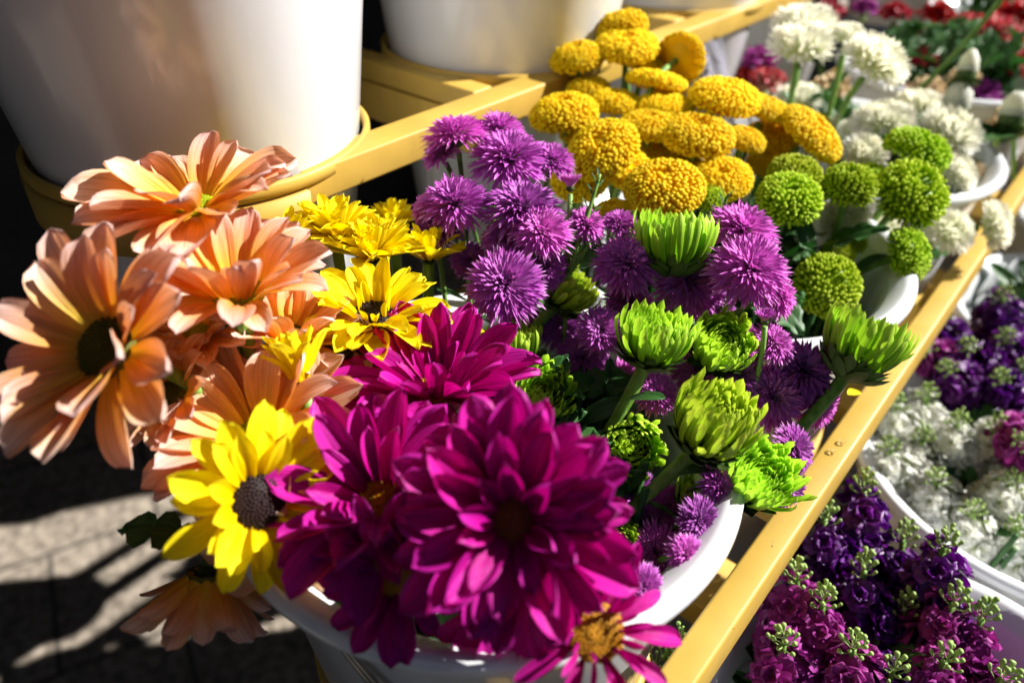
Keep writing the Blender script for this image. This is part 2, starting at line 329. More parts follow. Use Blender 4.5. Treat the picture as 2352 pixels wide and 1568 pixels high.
def mesh_leaf(seed, Wd=.42, lobes=3.5, depth=.4, e0=.2, e1=-.5, mat=None):
    """a unit-long leaf; lobes > 0 gives the cut outline of a chrysanthemum leaf"""
    r_ = random.Random(seed); Q = petal(1., Wd, 9, 30, e0, e1, .12, .03, 1.8, .12, .55, r=r_, ruf=.05, side=r_.uniform(-.12, .12))
    V = Q[0]; v = Q[2][:, 1]; s = (Q[2][:, 0] - .5)*2
    if lobes: 
        k = 1 - depth + depth*np.abs(np.sin(v*lobes*math.pi))**.6*1.1 + .06*np.sin(v*60)
        V[:, 0] *= k; V[:, 1] -= np.abs(s)*0.05
    g = Geo(); g.add(V, Q[1], Q[2]); g.add(*tube([Vector((0, -.02, -.004)), Vector((0, .02, 0))], .012, 5))
    return g.mesh('leaf', mat or M['leaf'])

DISC = {k: mesh_disc(M['disc_' + k], dome=.4 if k != 'gold' else .25) for k in ('green', 'brown', 'gold', 'olive', 'maroon')}
BR_MUM = mesh_bracts(M['bract'], ((9, 0), (10, .5), (9, .9)), .82, -.1, .92, .34, .14, -.80)
BR_SMALL = mesh_bracts(M['bract'], ((12, 0), (11, .5)), .30, .0, .6, .14, .10, -.42)
BR_DAISY = mesh_bracts(M['bract'], ((14, 0), (13, .5)), .22, .05, .4, .09, .05, -.12)
GREEN = [mesh_green_mum(40 + k, (0, .15, -.1, .1)[k]) for k in range(4)]
GOLD = [mesh_button(60 + k, M['gold_button'], 520, (.50, .62, .45, .70, .56)[k], .055, .14, (.3, .2, .4, .35, .15)[k]) for k in range(5)]
LIMEB = [mesh_button(70 + k, M['lime_button'], 360, .66 + .08*k, .055, .24, .35) for k in range(3)]
WHITE = [mesh_white(80 + k) for k in range(3)]
ASTER = [mesh_aster(90 + k) for k in range(4)]; ASTERBUD = mesh_aster(99, .75)
CARN = {k: [mesh_ruffled(110 + i, M[k], 6, 7, .6, .2, (1.5, -.1), 'petals') for i in range(2)] for k in ('red', 'pinkwhite', 'cream', 'orchid')}
BLOS = {k: [mesh_ruffled(130 + i, M[k], 3, 4, 1.0, .12, (1.05, -.05), 'blossom') for i in range(3)] for k in ('violet', 'orchid', 'stock_white')}
BUDS = [mesh_buds(150 + k) for k in range(3)]
LEAF = [mesh_leaf(160 + k, .5, 3.5, .5) for k in range(3)]; LEAF_PLAIN = [mesh_leaf(170 + k, .30, 0, 0, .1, -.5 + .3*k) for k in range(3)]
LEAF_NARROW = mesh_leaf(180, .13, 0, 0, .3, .0)
def pet_set(mat, n, seed, **k):
    r_ = random.Random(seed); out = []
    for i in range(n):
        kw = dict(e0=.25, e1=.0, cup=.24, ridge=.05, tip=2.4, base=.3, vm=.62, notch=.012, ruf=.03); kw.update(k)
        kw['e0'] += r_.uniform(-.1, .15); kw['e1'] += r_.uniform(-.55, .55); kw['ruf'] *= r_.uniform(.5, 2.2); kw['notch'] *= r_.uniform(0, 3); kw['cup'] *= r_.uniform(.4, 1.5)
        Wd = kw.pop('Wd', .3)*r_.uniform(.85, 1.15)
        g = Geo(); g.add(*petal(1., Wd, 9, 14, twist=r_.uniform(-.3, .3), side=r_.uniform(-.07, .07), r=r_, **kw)); out.append(g.mesh('petal', mat))
    return out
PET = {'peach': pet_set(M['peach'], 9, 1, Wd=.46), 'yellow': pet_set(M['yellow'], 9, 2, Wd=.36, tip=1.7), 'magenta': pet_set(M['magenta'], 9, 3, Wd=.40, tip=2.1, ridge=.065, cup=.34, ruf=.07),
       'spider': pet_set(M['magenta'], 5, 4, Wd=.26, tip=1.5, ridge=.05, cup=.3, base=.2)}

# ------------------------------------------------------------------ pots and stand
POT_FRONT = [(x, .195) for x in (.221, .497, .773, 1.105, 1.49)]
POT_BACK = [(x, .46) for x in (.243, .543, .843, 1.13, 1.77)]  # last two are unseen, added to shape the sun patches on the pavement
POT_LOW = [(.312 + k*.278, -.055) for k in range(4)]
Z = CAMZ
POTS = {'f%d' % k: (x, y, Z - .2725) for k, (x, y) in enumerate(POT_FRONT)}
POTS.update({'l%d' % k: (x, y, Z - .42) for k, (x, y) in enumerate(POT_LOW)})

def frame_of(n, roll=0.):
    n = Vector(n).normalized(); q = n.to_track_quat('Z', 'Y').to_matrix().to_4x4()
    return q @ Matrix.Rotation(roll, 4, 'Z')

def stem_for(root, head, n, pot, rad, drop=.0, mat='stem', leaves=2, lk=None, straight=False):
    """stem from under the head down into its pot; leaves along it"""
    px, py, pz = POTS[pot]
    v = Vector((head.x - px, head.y - py, 0)); 
    foot = Vector(root.location)
    p1 = head - n*(.35*(head - foot).length)
    p2 = foot + Vector((v.x*.25, v.y*.25, .45*(head.z - foot.z)))
    if straight: p1 = head - n*(.18*(head - foot).length); p2 = foot.lerp(head, .35)
    P = bez(head, p1, p2, foot, 16); rad_ = [rad*(1.25 - .3*i/16 if i > 0 else 1.35) for i in range(17)]
    g = Geo(); g.add(*tube(P, rad_, 12, .07)); g.obj('stem', M[mat], root)
    for k in range(leaves):
        i = 2 + int((k + .6)/max(leaves, 1)*8); t = (P[i] - P[i + 1]).normalized(); a = rng.uniform(0, 6.3); o = t.orthogonal().normalized()
        side = (o*math.cos(a) + t.cross(o)*math.sin(a)); y = (side + t*.6).normalized(); x = y.cross(t).normalized(); z = x.cross(y)
        L = rng.uniform(.022, .04)
        mw = Matrix.Translation(P[i]) @ Matrix(((x.x, y.x, z.x, 0), (x.y, y.y, z.y, 0), (x.z, y.z, z.z, 0), (0, 0, 0, 1))) @ Matrix.Scale(L*(lk or 1), 4)
        link('leaf', rng.choice(LEAF + LEAF_PLAIN), root, mw)
    return P
def foot_of(head, pot, depth=.20):
    px, py, pz = POTS[pot]; v = Vector((head.x - px, head.y - py, 0)); l = v.length or 1e-6
    v = v/l*min(l*.5, .07)
    return Vector((px + v.x + rng.uniform(-.015, .015), py + v.y + rng.uniform(-.015, .015), pz - depth))

# ------------------------------------------------------------------ the ground
def ground_mat():
    m, t, b = base_mat('stone_paving'); N = t.nodes; L = t.links
    tc = N.new('ShaderNodeTexCoord'); mp = N.new('ShaderNodeMapping'); mp.inputs['Rotation'].default_value = (0, 0, R(21)); mp.inputs['Location'].default_value = (.11, .17, 0); L.new(tc.outputs['Object'], mp.inputs[0])
    br = N.new('ShaderNodeTexBrick'); br.inputs['Scale'].default_value = 1; br.inputs['Brick Width'].default_value = .42; br.inputs['Row Height'].default_value = .30; br.inputs['Mortar Size'].default_value = .006
    br.inputs['Mortar Smooth'].default_value = .4; L.new(mp.outputs[0], br.inputs[0])
    n1 = N.new('ShaderNodeTexNoise'); n1.inputs['Scale'].default_value = 55; n1.inputs['Detail'].default_value = 6; L.new(tc.outputs['Object'], n1.inputs[0])
    n2 = N.new('ShaderNodeTexNoise'); n2.inputs['Scale'].default_value = 7; L.new(tc.outputs['Object'], n2.inputs[0])
    cr = N.new('ShaderNodeValToRGB'); e = cr.color_ramp.elements; e.new(.5); e[0].position = .36; e[1].position = .5; e[2].position = .64
    e[0].color = (.14, .115, .09, 1); e[1].color = (.25, .21, .165, 1); e[2].color = (.36, .305, .245, 1); L.new(n1.outputs[0], cr.inputs[0])
    mx = N.new('ShaderNodeMixRGB'); mx.blend_type = 'OVERLAY'; mx.inputs[0].default_value = .4; L.new(cr.outputs[0], mx.inputs[1]); L.new(n2.outputs[0], mx.inputs[2])
    m2 = N.new('ShaderNodeMixRGB'); m2.inputs[2].default_value = (.07, .06, .05, 1); L.new(br.outputs['Fac'], m2.inputs[0]); L.new(mx.outputs[0], m2.inputs[1])
    L.new(m2.outputs[0], b.inputs['Base Color']); b.inputs['Roughness'].default_value = .85
    bp = N.new('ShaderNodeBump'); bp.inputs['Distance'].default_value = .002; L.new(n1.outputs[0], bp.inputs['Height']); L.new(bp.outputs[0], b.inputs['Normal'])
    return m
g = Geo(); g.add(np.array([(-40, -40, 0), (40, -40, 0), (40, 40, 0), (-40, 40, 0)], float), [(0, 1, 2, 3)], np.zeros((4, 2)))
o = g.obj('pavement', ground_mat(), smooth=False); o['kind'] = 'structure'

# ------------------------------------------------------------------ the stand
st = thing('flower_stand', 'gold painted steel stand with stepped rails and round hoops holding the white flower buckets', 'stand', Vector((.0, .2, 0)))
def part(name, v, mat, parent): g = Geo(); g.add(*v); return g.obj(name, mat, parent)
PM = M['paint']
RT = {'back': Z - .185, 'front': Z - .33, 'low': Z - .475}
part('rail', bar(.243, 2.6, .355, .380, RT['back'] - .021, RT['back']), PM, st)
part('rail', bar(.30, 2.6, .560, .585, RT['back'] - .371, RT['back'] - .35), PM, st)
part('rail', bar(.06, 2.6, .0495, .066, RT['front'] - .035, RT['front']), PM, st)
part('rail', bar(.36, 2.6, .318, .336, RT['front'] - .040, RT['front'] - .004), PM, st)
part('rail', bar(.1, 2.6, -.215, -.195, RT['low'] - .035, RT['low']), PM, st)
part('rail', bar(.1, 2.6, .072, .090, RT['low'] - .035, RT['low'] - .002), PM, st)
def hoop(cx, cy, zt, r_, h, t=.004):
    v = lathe([(r_ - t, zt - h), (r_, zt - h + .001), (r_, zt - .0015), (r_ - .0015, zt), (r_ - t + .001, zt), (r_ - t, zt - .001), (r_ - t, zt - h)], 96)
    V = v[0].copy(); V[:, 0] += cx; V[:, 1] += cy; part('hoop', (V, v[1], v[2]), PM, st)
for cx, cy in POT_BACK: hoop(cx, cy, RT['back'] + .001, .1075, .009)
v = lathe([(.1035, RT['back'] - .035), (.1085, RT['back'] - .0345), (.1085, RT['back'] - .0095), (.1035, RT['back'] - .009), (.1035, RT['back'] - .035)], 96)
V = v[0].copy(); V[:, 0] += .243; V[:, 1] += .46
part('curved_rail', (V, [f for f in v[1] if 24 <= (f[0] % 96) < 72], v[2]), PM, st)
for cx, cy in POT_FRONT: hoop(cx, cy, Z - .425, .1085, .027)
for cx, cy in POT_LOW: hoop(cx, cy, Z - .57, .1085, .027)
for k in range(3):
    cx = .421 + k*.3
    part('cross_bar', bar(cx, cx + .022, .383, .556, RT['back'] - .018, RT['back'] - .001), PM, st)
    part('cross_bar', bar(cx + .001, cx + .021, .383, .556, RT['back'] - .052, RT['back'] - .020), PM, st)
for k in range(4):
    cx = .359 + k*.276
    part('cross_bar', bar(cx - .03, cx + .02, .069, .315, Z - .475, Z - .452), PM, st)
    part('cross_bar', bar(cx - .012, cx + .012, .069, .315, Z - .366, Z - .340), PM, st)
for (x, y, zt) in ((2.5, .36, RT['back'] - .023), (2.5, .57, RT['back'] - .373), (.36, .57, RT['back'] - .373), (1.3, .57, RT['back'] - .373), (.37, .327, RT['front'] - .042), (1.3, .33, RT['front'] - .042), (2.5, .33, RT['front'] - .042),
                   (.12, -.205, RT['low'] - .037), (1.3, -.205, RT['low'] - .037), (2.5, -.205, RT['low'] - .037)):
    part('leg', bar(x - .012, x + .012, y - .012, y + .012, 0.0, zt), PM, st)

# ------------------------------------------------------------------ buckets
def bucket_prof(R1, R0, H, lipw=.018):
    """outer wall up to a rolled lip, then down the inside; z = 0 at the lip"""
    ri = R1 - lipw
    return [(0.001, -H), (R0 - .004, -H), (R0, -H + .004), (ri + .004, -.016), (ri + .006, -.012), (R1 - .002, -.0095), (R1, -.007), (R1 - .0005, -.003), (R1 - .003, -.0005), (R1 - .006, 0), (R1 - .010, -.002), (ri, -.010), (ri - .003, -.016), (R0 - .006, -H + .01), (0.001, -H + .01)]
def bucket(x, y, z, label, R1=.135, R0=.088, H=.30, group=None):
    o = thing('flower_bucket', label, 'bucket', Vector((x, y, z - H)), group)
    pr = bucket_prof(R1, R0, H); 
    g = Geo(); g.add(*lathe(pr[:4], 128)); g.obj('wall', M['plastic'], o, Matrix.Translation((x, y, z)))
    g = Geo(); g.add(*lathe(pr[3:12], 160)); g.obj('rim', M['plastic'], o, Matrix.Translation((x, y, z)))
    g = Geo(); g.add(*lathe(pr[11:], 96)); g.obj('inside', M['plastic'], o, Matrix.Translation((x, y, z)))
    return o
FL = ['white plastic bucket nearest the camera, crammed with daisies, asters and green mums', 'white bucket behind the nearest one, holding yellow and green button chrysanthemums', 'white bucket holding the white chrysanthemums, its thick rim showing at the right',
      'white bucket of red and cream carnations beyond the white chrysanthemums', 'farthest white bucket of the middle row, beyond the red carnations']
WIRE = noisy_mat('zinc_wire', (.30, .28, .25), (.42, .40, .36), 90, .35, .5, metal=.7)
for k, (x, y) in enumerate(POT_FRONT):
    o = bucket(x, y, Z - .2725, FL[k], group='white buckets in the middle row')
    if k == 0:
        P = [Vector((x + .123*math.cos(3.27 + t*.75), y + .123*math.sin(3.27 + t*.75), Z - .285 - .13*t)) for t in [i/24 for i in range(25)]]
        g = Geo(); g.add(*tube(P, .0016, 8)); g.add(*tube([p + Vector((0, 0, -.006)) for p in P[1:-1]], .0016, 8)); g.obj('handle', WIRE, o)
BL = ['big white bucket at upper left standing in a gold hoop behind the peach daisies', 'second big white bucket in a gold hoop, behind the yellow button chrysanthemums', 'third big white bucket, a grey sliver beyond the top of the gold rail', 'unseen fourth white bucket of the top row, added to shade the pavement', 'unseen farthest white bucket, added apart from the top row to shape pavement sun patches']
for k, (x, y) in enumerate(POT_BACK): bucket(x, y, Z + .13, BL[k], R1=.152, R0=.078, H=.50, group='big white buckets on the top step')
LL = ['white bucket of purple stocks at lower right, its curved rim crossing the corner', 'white bucket full of white stocks below the gold front rail', 'white bucket of dark purple stocks beyond the white stocks', 'farthest white bucket of the lowest row, under green leaves']
for k, (x, y) in enumerate(POT_LOW): bucket(x, y, Z - .42, LL[k], group='white buckets in the lowest row')

# ------------------------------------------------------------------ daisies
def ring(root, kind, n, L, head, fr, e, rb, jit=.19, zoff=0., sc=1., skip=()):
    for k in range(n):
        if k in skip: continue
        phi = (k + rng.uniform(-.28, .28))/n*2*math.pi
        l = L*rng.uniform(.86, 1.08); a = e + rng.uniform(-jit, jit)
        mw = fr @ Matrix.Rotation(phi, 4, 'Z') @ Matrix.Translation((0, rb, zoff + rng.uniform(-.0006, .0006))) @ Matrix.Rotation(a, 4, 'X') @ Matrix.Rotation(rng.uniform(-.25, .25), 4, 'Y') @ Matrix.Diagonal((l*sc, l, l, 1))
        link('petal', rng.choice(PET[kind]), root, mw)
def daisy(label, px, py, d, L, disc, rdisc, n, kind, rings, pot='f0', roll=0., mat='stem', group=None, leaves=2, srad=.0026, name='daisy', footz=.2):
    """px, py: where the disc is seen; L: petal length; rdisc: disc radius; rings: (count, length factor, elevation, width factor)"""
    nn = facing(*n); head = at(px, py, d); foot = foot_of(head, pot, footz)
    root = thing(name, label, name.replace('_', ' '), foot, group)
    fr = Matrix.Translation(head) @ frame_of(nn, roll)
    if disc: link('disc', DISC[disc], root, fr @ Matrix.Translation((0, 0, .0005)) @ Matrix.Scale(rdisc, 4))
    for i, (c, lf, e, wf) in enumerate(rings): ring(root, kind, c, L*lf, head, fr, e, rdisc*(.92 - .1*i), zoff=-.0012 + .0012*i, sc=wf)
    link('bracts', BR_DAISY, root, fr @ Matrix.Translation((0, 0, -.001)) @ Matrix.Scale(max(rdisc*2.6, .02), 4))
    stem_for(root, head - nn*(rdisc*.3 + .002), nn, pot, srad, leaves=leaves, mat=mat)
    return root
G1 = 'peach daisies on the left of the nearest bucket'
daisy('large peach daisy leaning out at far left, its big dark disc facing the viewer', 245, 800, .300, .0405, 'olive', .0125, (-.34, .24, .90), 'peach', [(14, 1.0, .10, 1.0), (12, .88, .42, .95)], group=G1)
daisy('topmost peach daisy with green disc, open flat before the big white bucket', 450, 474, .345, .044, 'green', .0085, (-.03, .84, .55), 'peach', [(15, 1.0, .10, 1.05), (9, .82, .34, .95)], group=G1, roll=.4)
daisy('peach daisy with upright cupped petals and yellow-green disc on a thick green stem', 545, 668, .335, .034, 'green', .0118, (.10, .76, .62), 'peach', [(16, 1.0, .38, 1.0), (13, .98, .72, .9)], group=G1, leaves=0, srad=.003)
daisy('pale peach daisy half hidden by the front yellow daisy with brown disc', 588, 1005, .345, .0455, 'green', .010, (-.15, .60, .75), 'peach', [(15, 1.0, .15, 1.0), (13, .88, .50, .9)], group=G1, roll=.2)
daisy('small peach daisy tucked under the cupped peach daisy, beside its stem', 455, 770, .36, .026, 'green', .007, (-.1, .75, .6), 'peach', [(14, 1.0, .2, 1), (9, .8, .5, 1)], group=G1)
daisy('deep orange daisy standing upright behind the small yellow bud', 665, 775, .375, .034, 'olive', .009, (.25, .75, .5), 'peach', [(14, 1.0, .45, 1), (10, .85, .8, 1)], group=G1)
daisy('orange daisy with olive disc low beside the stem of the yellow daisy', 785, 815, .385, .026, 'olive', .010, (.1, .6, .7), 'peach', [(13, 1.0, .1, 1), (8, .8, .4, 1)], group=G1)
daisy('dim orange daisy in the shade left of the upper magenta daisy', 800, 940, .37, .026, 'gold', .008, (-.1, .6, .7), 'peach', [(13, 1.0, .2, 1), (8, .8, .5, 1)], group=G1)
daisy('drooping peach daisy hanging upside down over the left edge of the bucket', 480, 1318, .335, .031, 'olive', .009, (-.06, -.93, -.05), 'peach', [(16, 1.0, .62, .8), (8, .9, .3, .7)], group=G1, mat='stem_dark', leaves=0)
daisy('shaded peach daisy behind the yellow daisy at the bucket rim', 665, 1215, .34, .030, 'olive', .008, (.2, .1, .95), 'peach', [(14, 1.0, .2, 1), (8, .8, .5, 1)], group=G1)
daisy('peach daisy in deep shade under the far left daisy', 395, 905, .34, .024, 'olive', .007, (-.3, .3, .8), 'peach', [(12, 1.0, .2, 1)], group=G1)
G2 = 'yellow daisies in the nearest bucket'
daisy('bright yellow daisy with dark brown disc in the middle left of the bouquet', 858, 728, .385, .031, 'brown', .0108, (.06, .74, .62), 'yellow', [(18, 1.0, .2, 1.0), (16, .86, .55, 1.0), (9, .5, 1.0, .8)], group=G2, leaves=1, roll=.1)
daisy('front yellow daisy with black-brown disc turned to the right at the left edge', 592, 1150, .305, .029, 'brown', .0112, (.60, .10, .80), 'yellow', [(17, 1.0, .15, 1.1), (15, .88, .42, 1.0)], group=G2)
daisy('small yellow daisy seen from the side as a fan, beneath the cupped peach daisy', 688, 868, .345, .023, None, .005, (-.22, .93, .15), 'yellow', [(12, 1.0, 1.0, 1.0), (9, .95, 1.25, 1.0)], group=G2, leaves=0)
daisy('full double yellow chrysanthemum behind the yellow daisy, at its upper left', 770, 545, .435, .030, None, .004, (-.05, .9, .42), 'yellow', [(18, 1.0, .1, .95), (18, .92, .4, .95), (16, .8, .75, .9), (14, .62, 1.1, .9)], group=G2, leaves=1)
daisy('double yellow chrysanthemum with bunched petals directly above the brown disc', 855, 590, .425, .028, None, .004, (.05, .9, .42), 'yellow', [(18, 1.0, .2, .95), (18, .9, .5, .95), (16, .78, .85, .9), (12, .6, 1.2, .9)], group=G2, leaves=1)
daisy('yellow daisy seen from the side just left of the pink aster', 985, 592, .44, .023, None, .005, (.05, .97, .15), 'yellow', [(15, 1.0, .3, 1.0), (12, .85, .75, 1.0), (9, .7, 1.1, 1)], group=G2, leaves=1)
daisy('shaded yellow chrysanthemum behind the others, next to the white bucket wall', 905, 515, .47, .020, None, .004, (0, .9, .3), 'yellow', [(14, 1.0, .2, .9), (12, .9, .7, .9), (10, .7, 1.1, .9)], group=G2)
daisy('yellow chrysanthemum peeking out between peach petals under the gold rail', 655, 560, .42, .022, None, .004, (-.1, .9, .3), 'yellow', [(14, 1.0, .2, .9), (12, .9, .7, .9)], group=G2)
daisy('little yellow daisy showing above the upper magenta daisy', 1035, 770, .42, .018, None, .004, (.1, .9, .4), 'yellow', [(12, 1.0, .2, .9), (8, .8, .7, .9)], group=G2)
daisy('yellow-orange daisy low between the peach and magenta daisies', 830, 985, .36, .022, 'olive', .006, (.1, .7, .6), 'yellow', [(12, 1.0, .2, 1), (8, .8, .6, 1)], group=G2)
G3 = 'magenta daisies at the front of the bouquet'
daisy('upper magenta daisy with fanned upright petals and small golden disc', 1003, 893, .368, .042, 'gold', .0112, (-.02, .80, .58), 'magenta', [(17, 1.0, .22, 1.0), (15, .86, .58, .85), (8, .5, .9, .7)], group=G3, roll=.3, leaves=1)
daisy('largest magenta daisy, front and centre, with a brown-red disc facing the viewer', 1178, 1190, .285, .0405, 'maroon', .0112, (-.04, .14, .97), 'magenta', [(17, 1.0, -.02, 1.0), (16, .97, .20, .95), (14, .84, .46, .95), (9, .62, .80, .9)], group=G3, roll=.15, leaves=0)
daisy('magenta daisy left of the largest one with bright yellow disc, lower half shaded', 875, 1150, .315, .043, 'gold', .0100, (-.12, .52, .80), 'magenta', [(15, 1.0, .10, 1.0), (13, .92, .38, .95), (8, .7, .7, .8)], group=G3, roll=.5, leaves=0)
daisy('ragged magenta daisy with few spidery petals hanging over the front rim', 1368, 1450, .284, .027, 'gold', .0108, (.12, .35, .92), 'spider', [(10, 1.0, -.12, 1.0), (12, .55, .55, .7), (10, .5, .9, .6)], group=G3, roll=.1, leaves=0)
daisy('dark magenta daisy in the shade below the left magenta daisy', 905, 1315, .300, .027, 'gold', .009, (-.1, .05, .99), 'magenta', [(14, 1.0, .05, 1.0), (12, .85, .3, .9)], group=G3, roll=.5, leaves=1)
daisy('shaded magenta daisy tucked beneath the largest one, petals dangling to the rim', 1165, 1375, .303, .026, 'gold', .008, (.05, -.15, .98), 'magenta', [(14, 1.0, .0, 1.0), (10, .85, .3, .9)], group=G3, roll=.2, leaves=1)

# ------------------------------------------------------------------ mums, buttons, asters
def headed(name, cat, part_name, var, label, px, py, wpx, d, n, pot, group, sq=1., bracts=None, srad=.0022, leaves=1, mat='stem', roll=None, lk=1., depth=.2, bs=1., via=None):
    nn = facing(*n); head = at(px, py, d); foot = at(*via) if via else foot_of(head, pot, depth)
    root = thing(name, label, cat, foot, group); r_ = wpx*d/F/2
    fr = Matrix.Translation(head) @ frame_of(nn, rng.uniform(0, 6.3) if roll is None else roll) @ Matrix.Diagonal((r_*rng.uniform(.92, 1.06), r_*rng.uniform(.92, 1.06), r_*sq*rng.uniform(.9, 1.1), 1))
    link(part_name, var, root, fr)
    if bracts: link('bracts', bracts, root, fr @ Matrix.Scale(bs, 4))
    stem_for(root, head - nn*(r_*.66*sq*bs), nn, pot, srad, leaves=leaves, mat=mat, lk=lk, straight=via is not None)
    return root
G = 'large lime green chrysanthemums on the right of the nearest bucket'
for k, (lb, x, y, wd, d, n, v) in enumerate([
    ('tallest lime green chrysanthemum, a cup seen from the side above the purple asters', 1552, 532, 192, .425, (.05, .96, .22), 0),
    ('lime green chrysanthemum cup on a thick stem, below and left of the tallest one', 1508, 758, 190, .385, (.22, .86, .42), 1),
    ('lime green chrysanthemum facing up with a round dark hollow, beside the thick-stemmed one', 1662, 785, 170, .405, (.06, .45, .88), 2),
    ('lime green chrysanthemum leaning far right on a long bare stem over the gold rail', 1995, 768, 205, .42, (.42, .88, .18), 3),
    ('large lime green chrysanthemum in the centre of the green cluster, tipped to the right', 1652, 952, 222, .36, (.28, .72, .62), 0),
    ('lowest lit lime green chrysanthemum with curling outer petals above the bucket rim', 1752, 1085, 185, .375, (.22, .58, .76), 1),
    ('dark shaded green chrysanthemum facing the viewer right of the largest magenta daisy', 1460, 1022, 165, .395, (.05, .12, .98), 2),
    ('lime green chrysanthemum half hidden behind the two magenta daisies', 1245, 895, 158, .405, (.30, .55, .75), 3),
    ('small lime green chrysanthemum between the pink aster and the upper magenta daisy', 1184, 775, 132, .43, (0, .92, .35), 0),
    ('dark green chrysanthemum in shade under the aster sprig', 1312, 655, 150, .455, (.55, .62, .30), 1),
    ('little green chrysanthemum with ragged lit tips under the large one', 1606, 1132, 122, .40, (.08, .92, .35), 2),
    ('shaded green chrysanthemum beside the right edge of the largest magenta daisy', 1418, 1250, 120, .37, (.35, .25, .88), 3)]):
    headed('green_chrysanthemum', 'chrysanthemum', 'florets', GREEN[v], lb, x, y, wd*1.06, d, n, 'f0', G, sq=1.18, bracts=BR_MUM, srad=.0030, leaves=2 if k in (2, 4, 5, 7, 8) else (1 if k in (1,) else 0), mat='stem', roll=k*.9, lk=.9, depth=.22, via={1: (1270, 1210, .425), 3: (1535, 1300, .405), 4: (1270, 1330, .395), 5: (1430, 1425, .375)}.get(k))

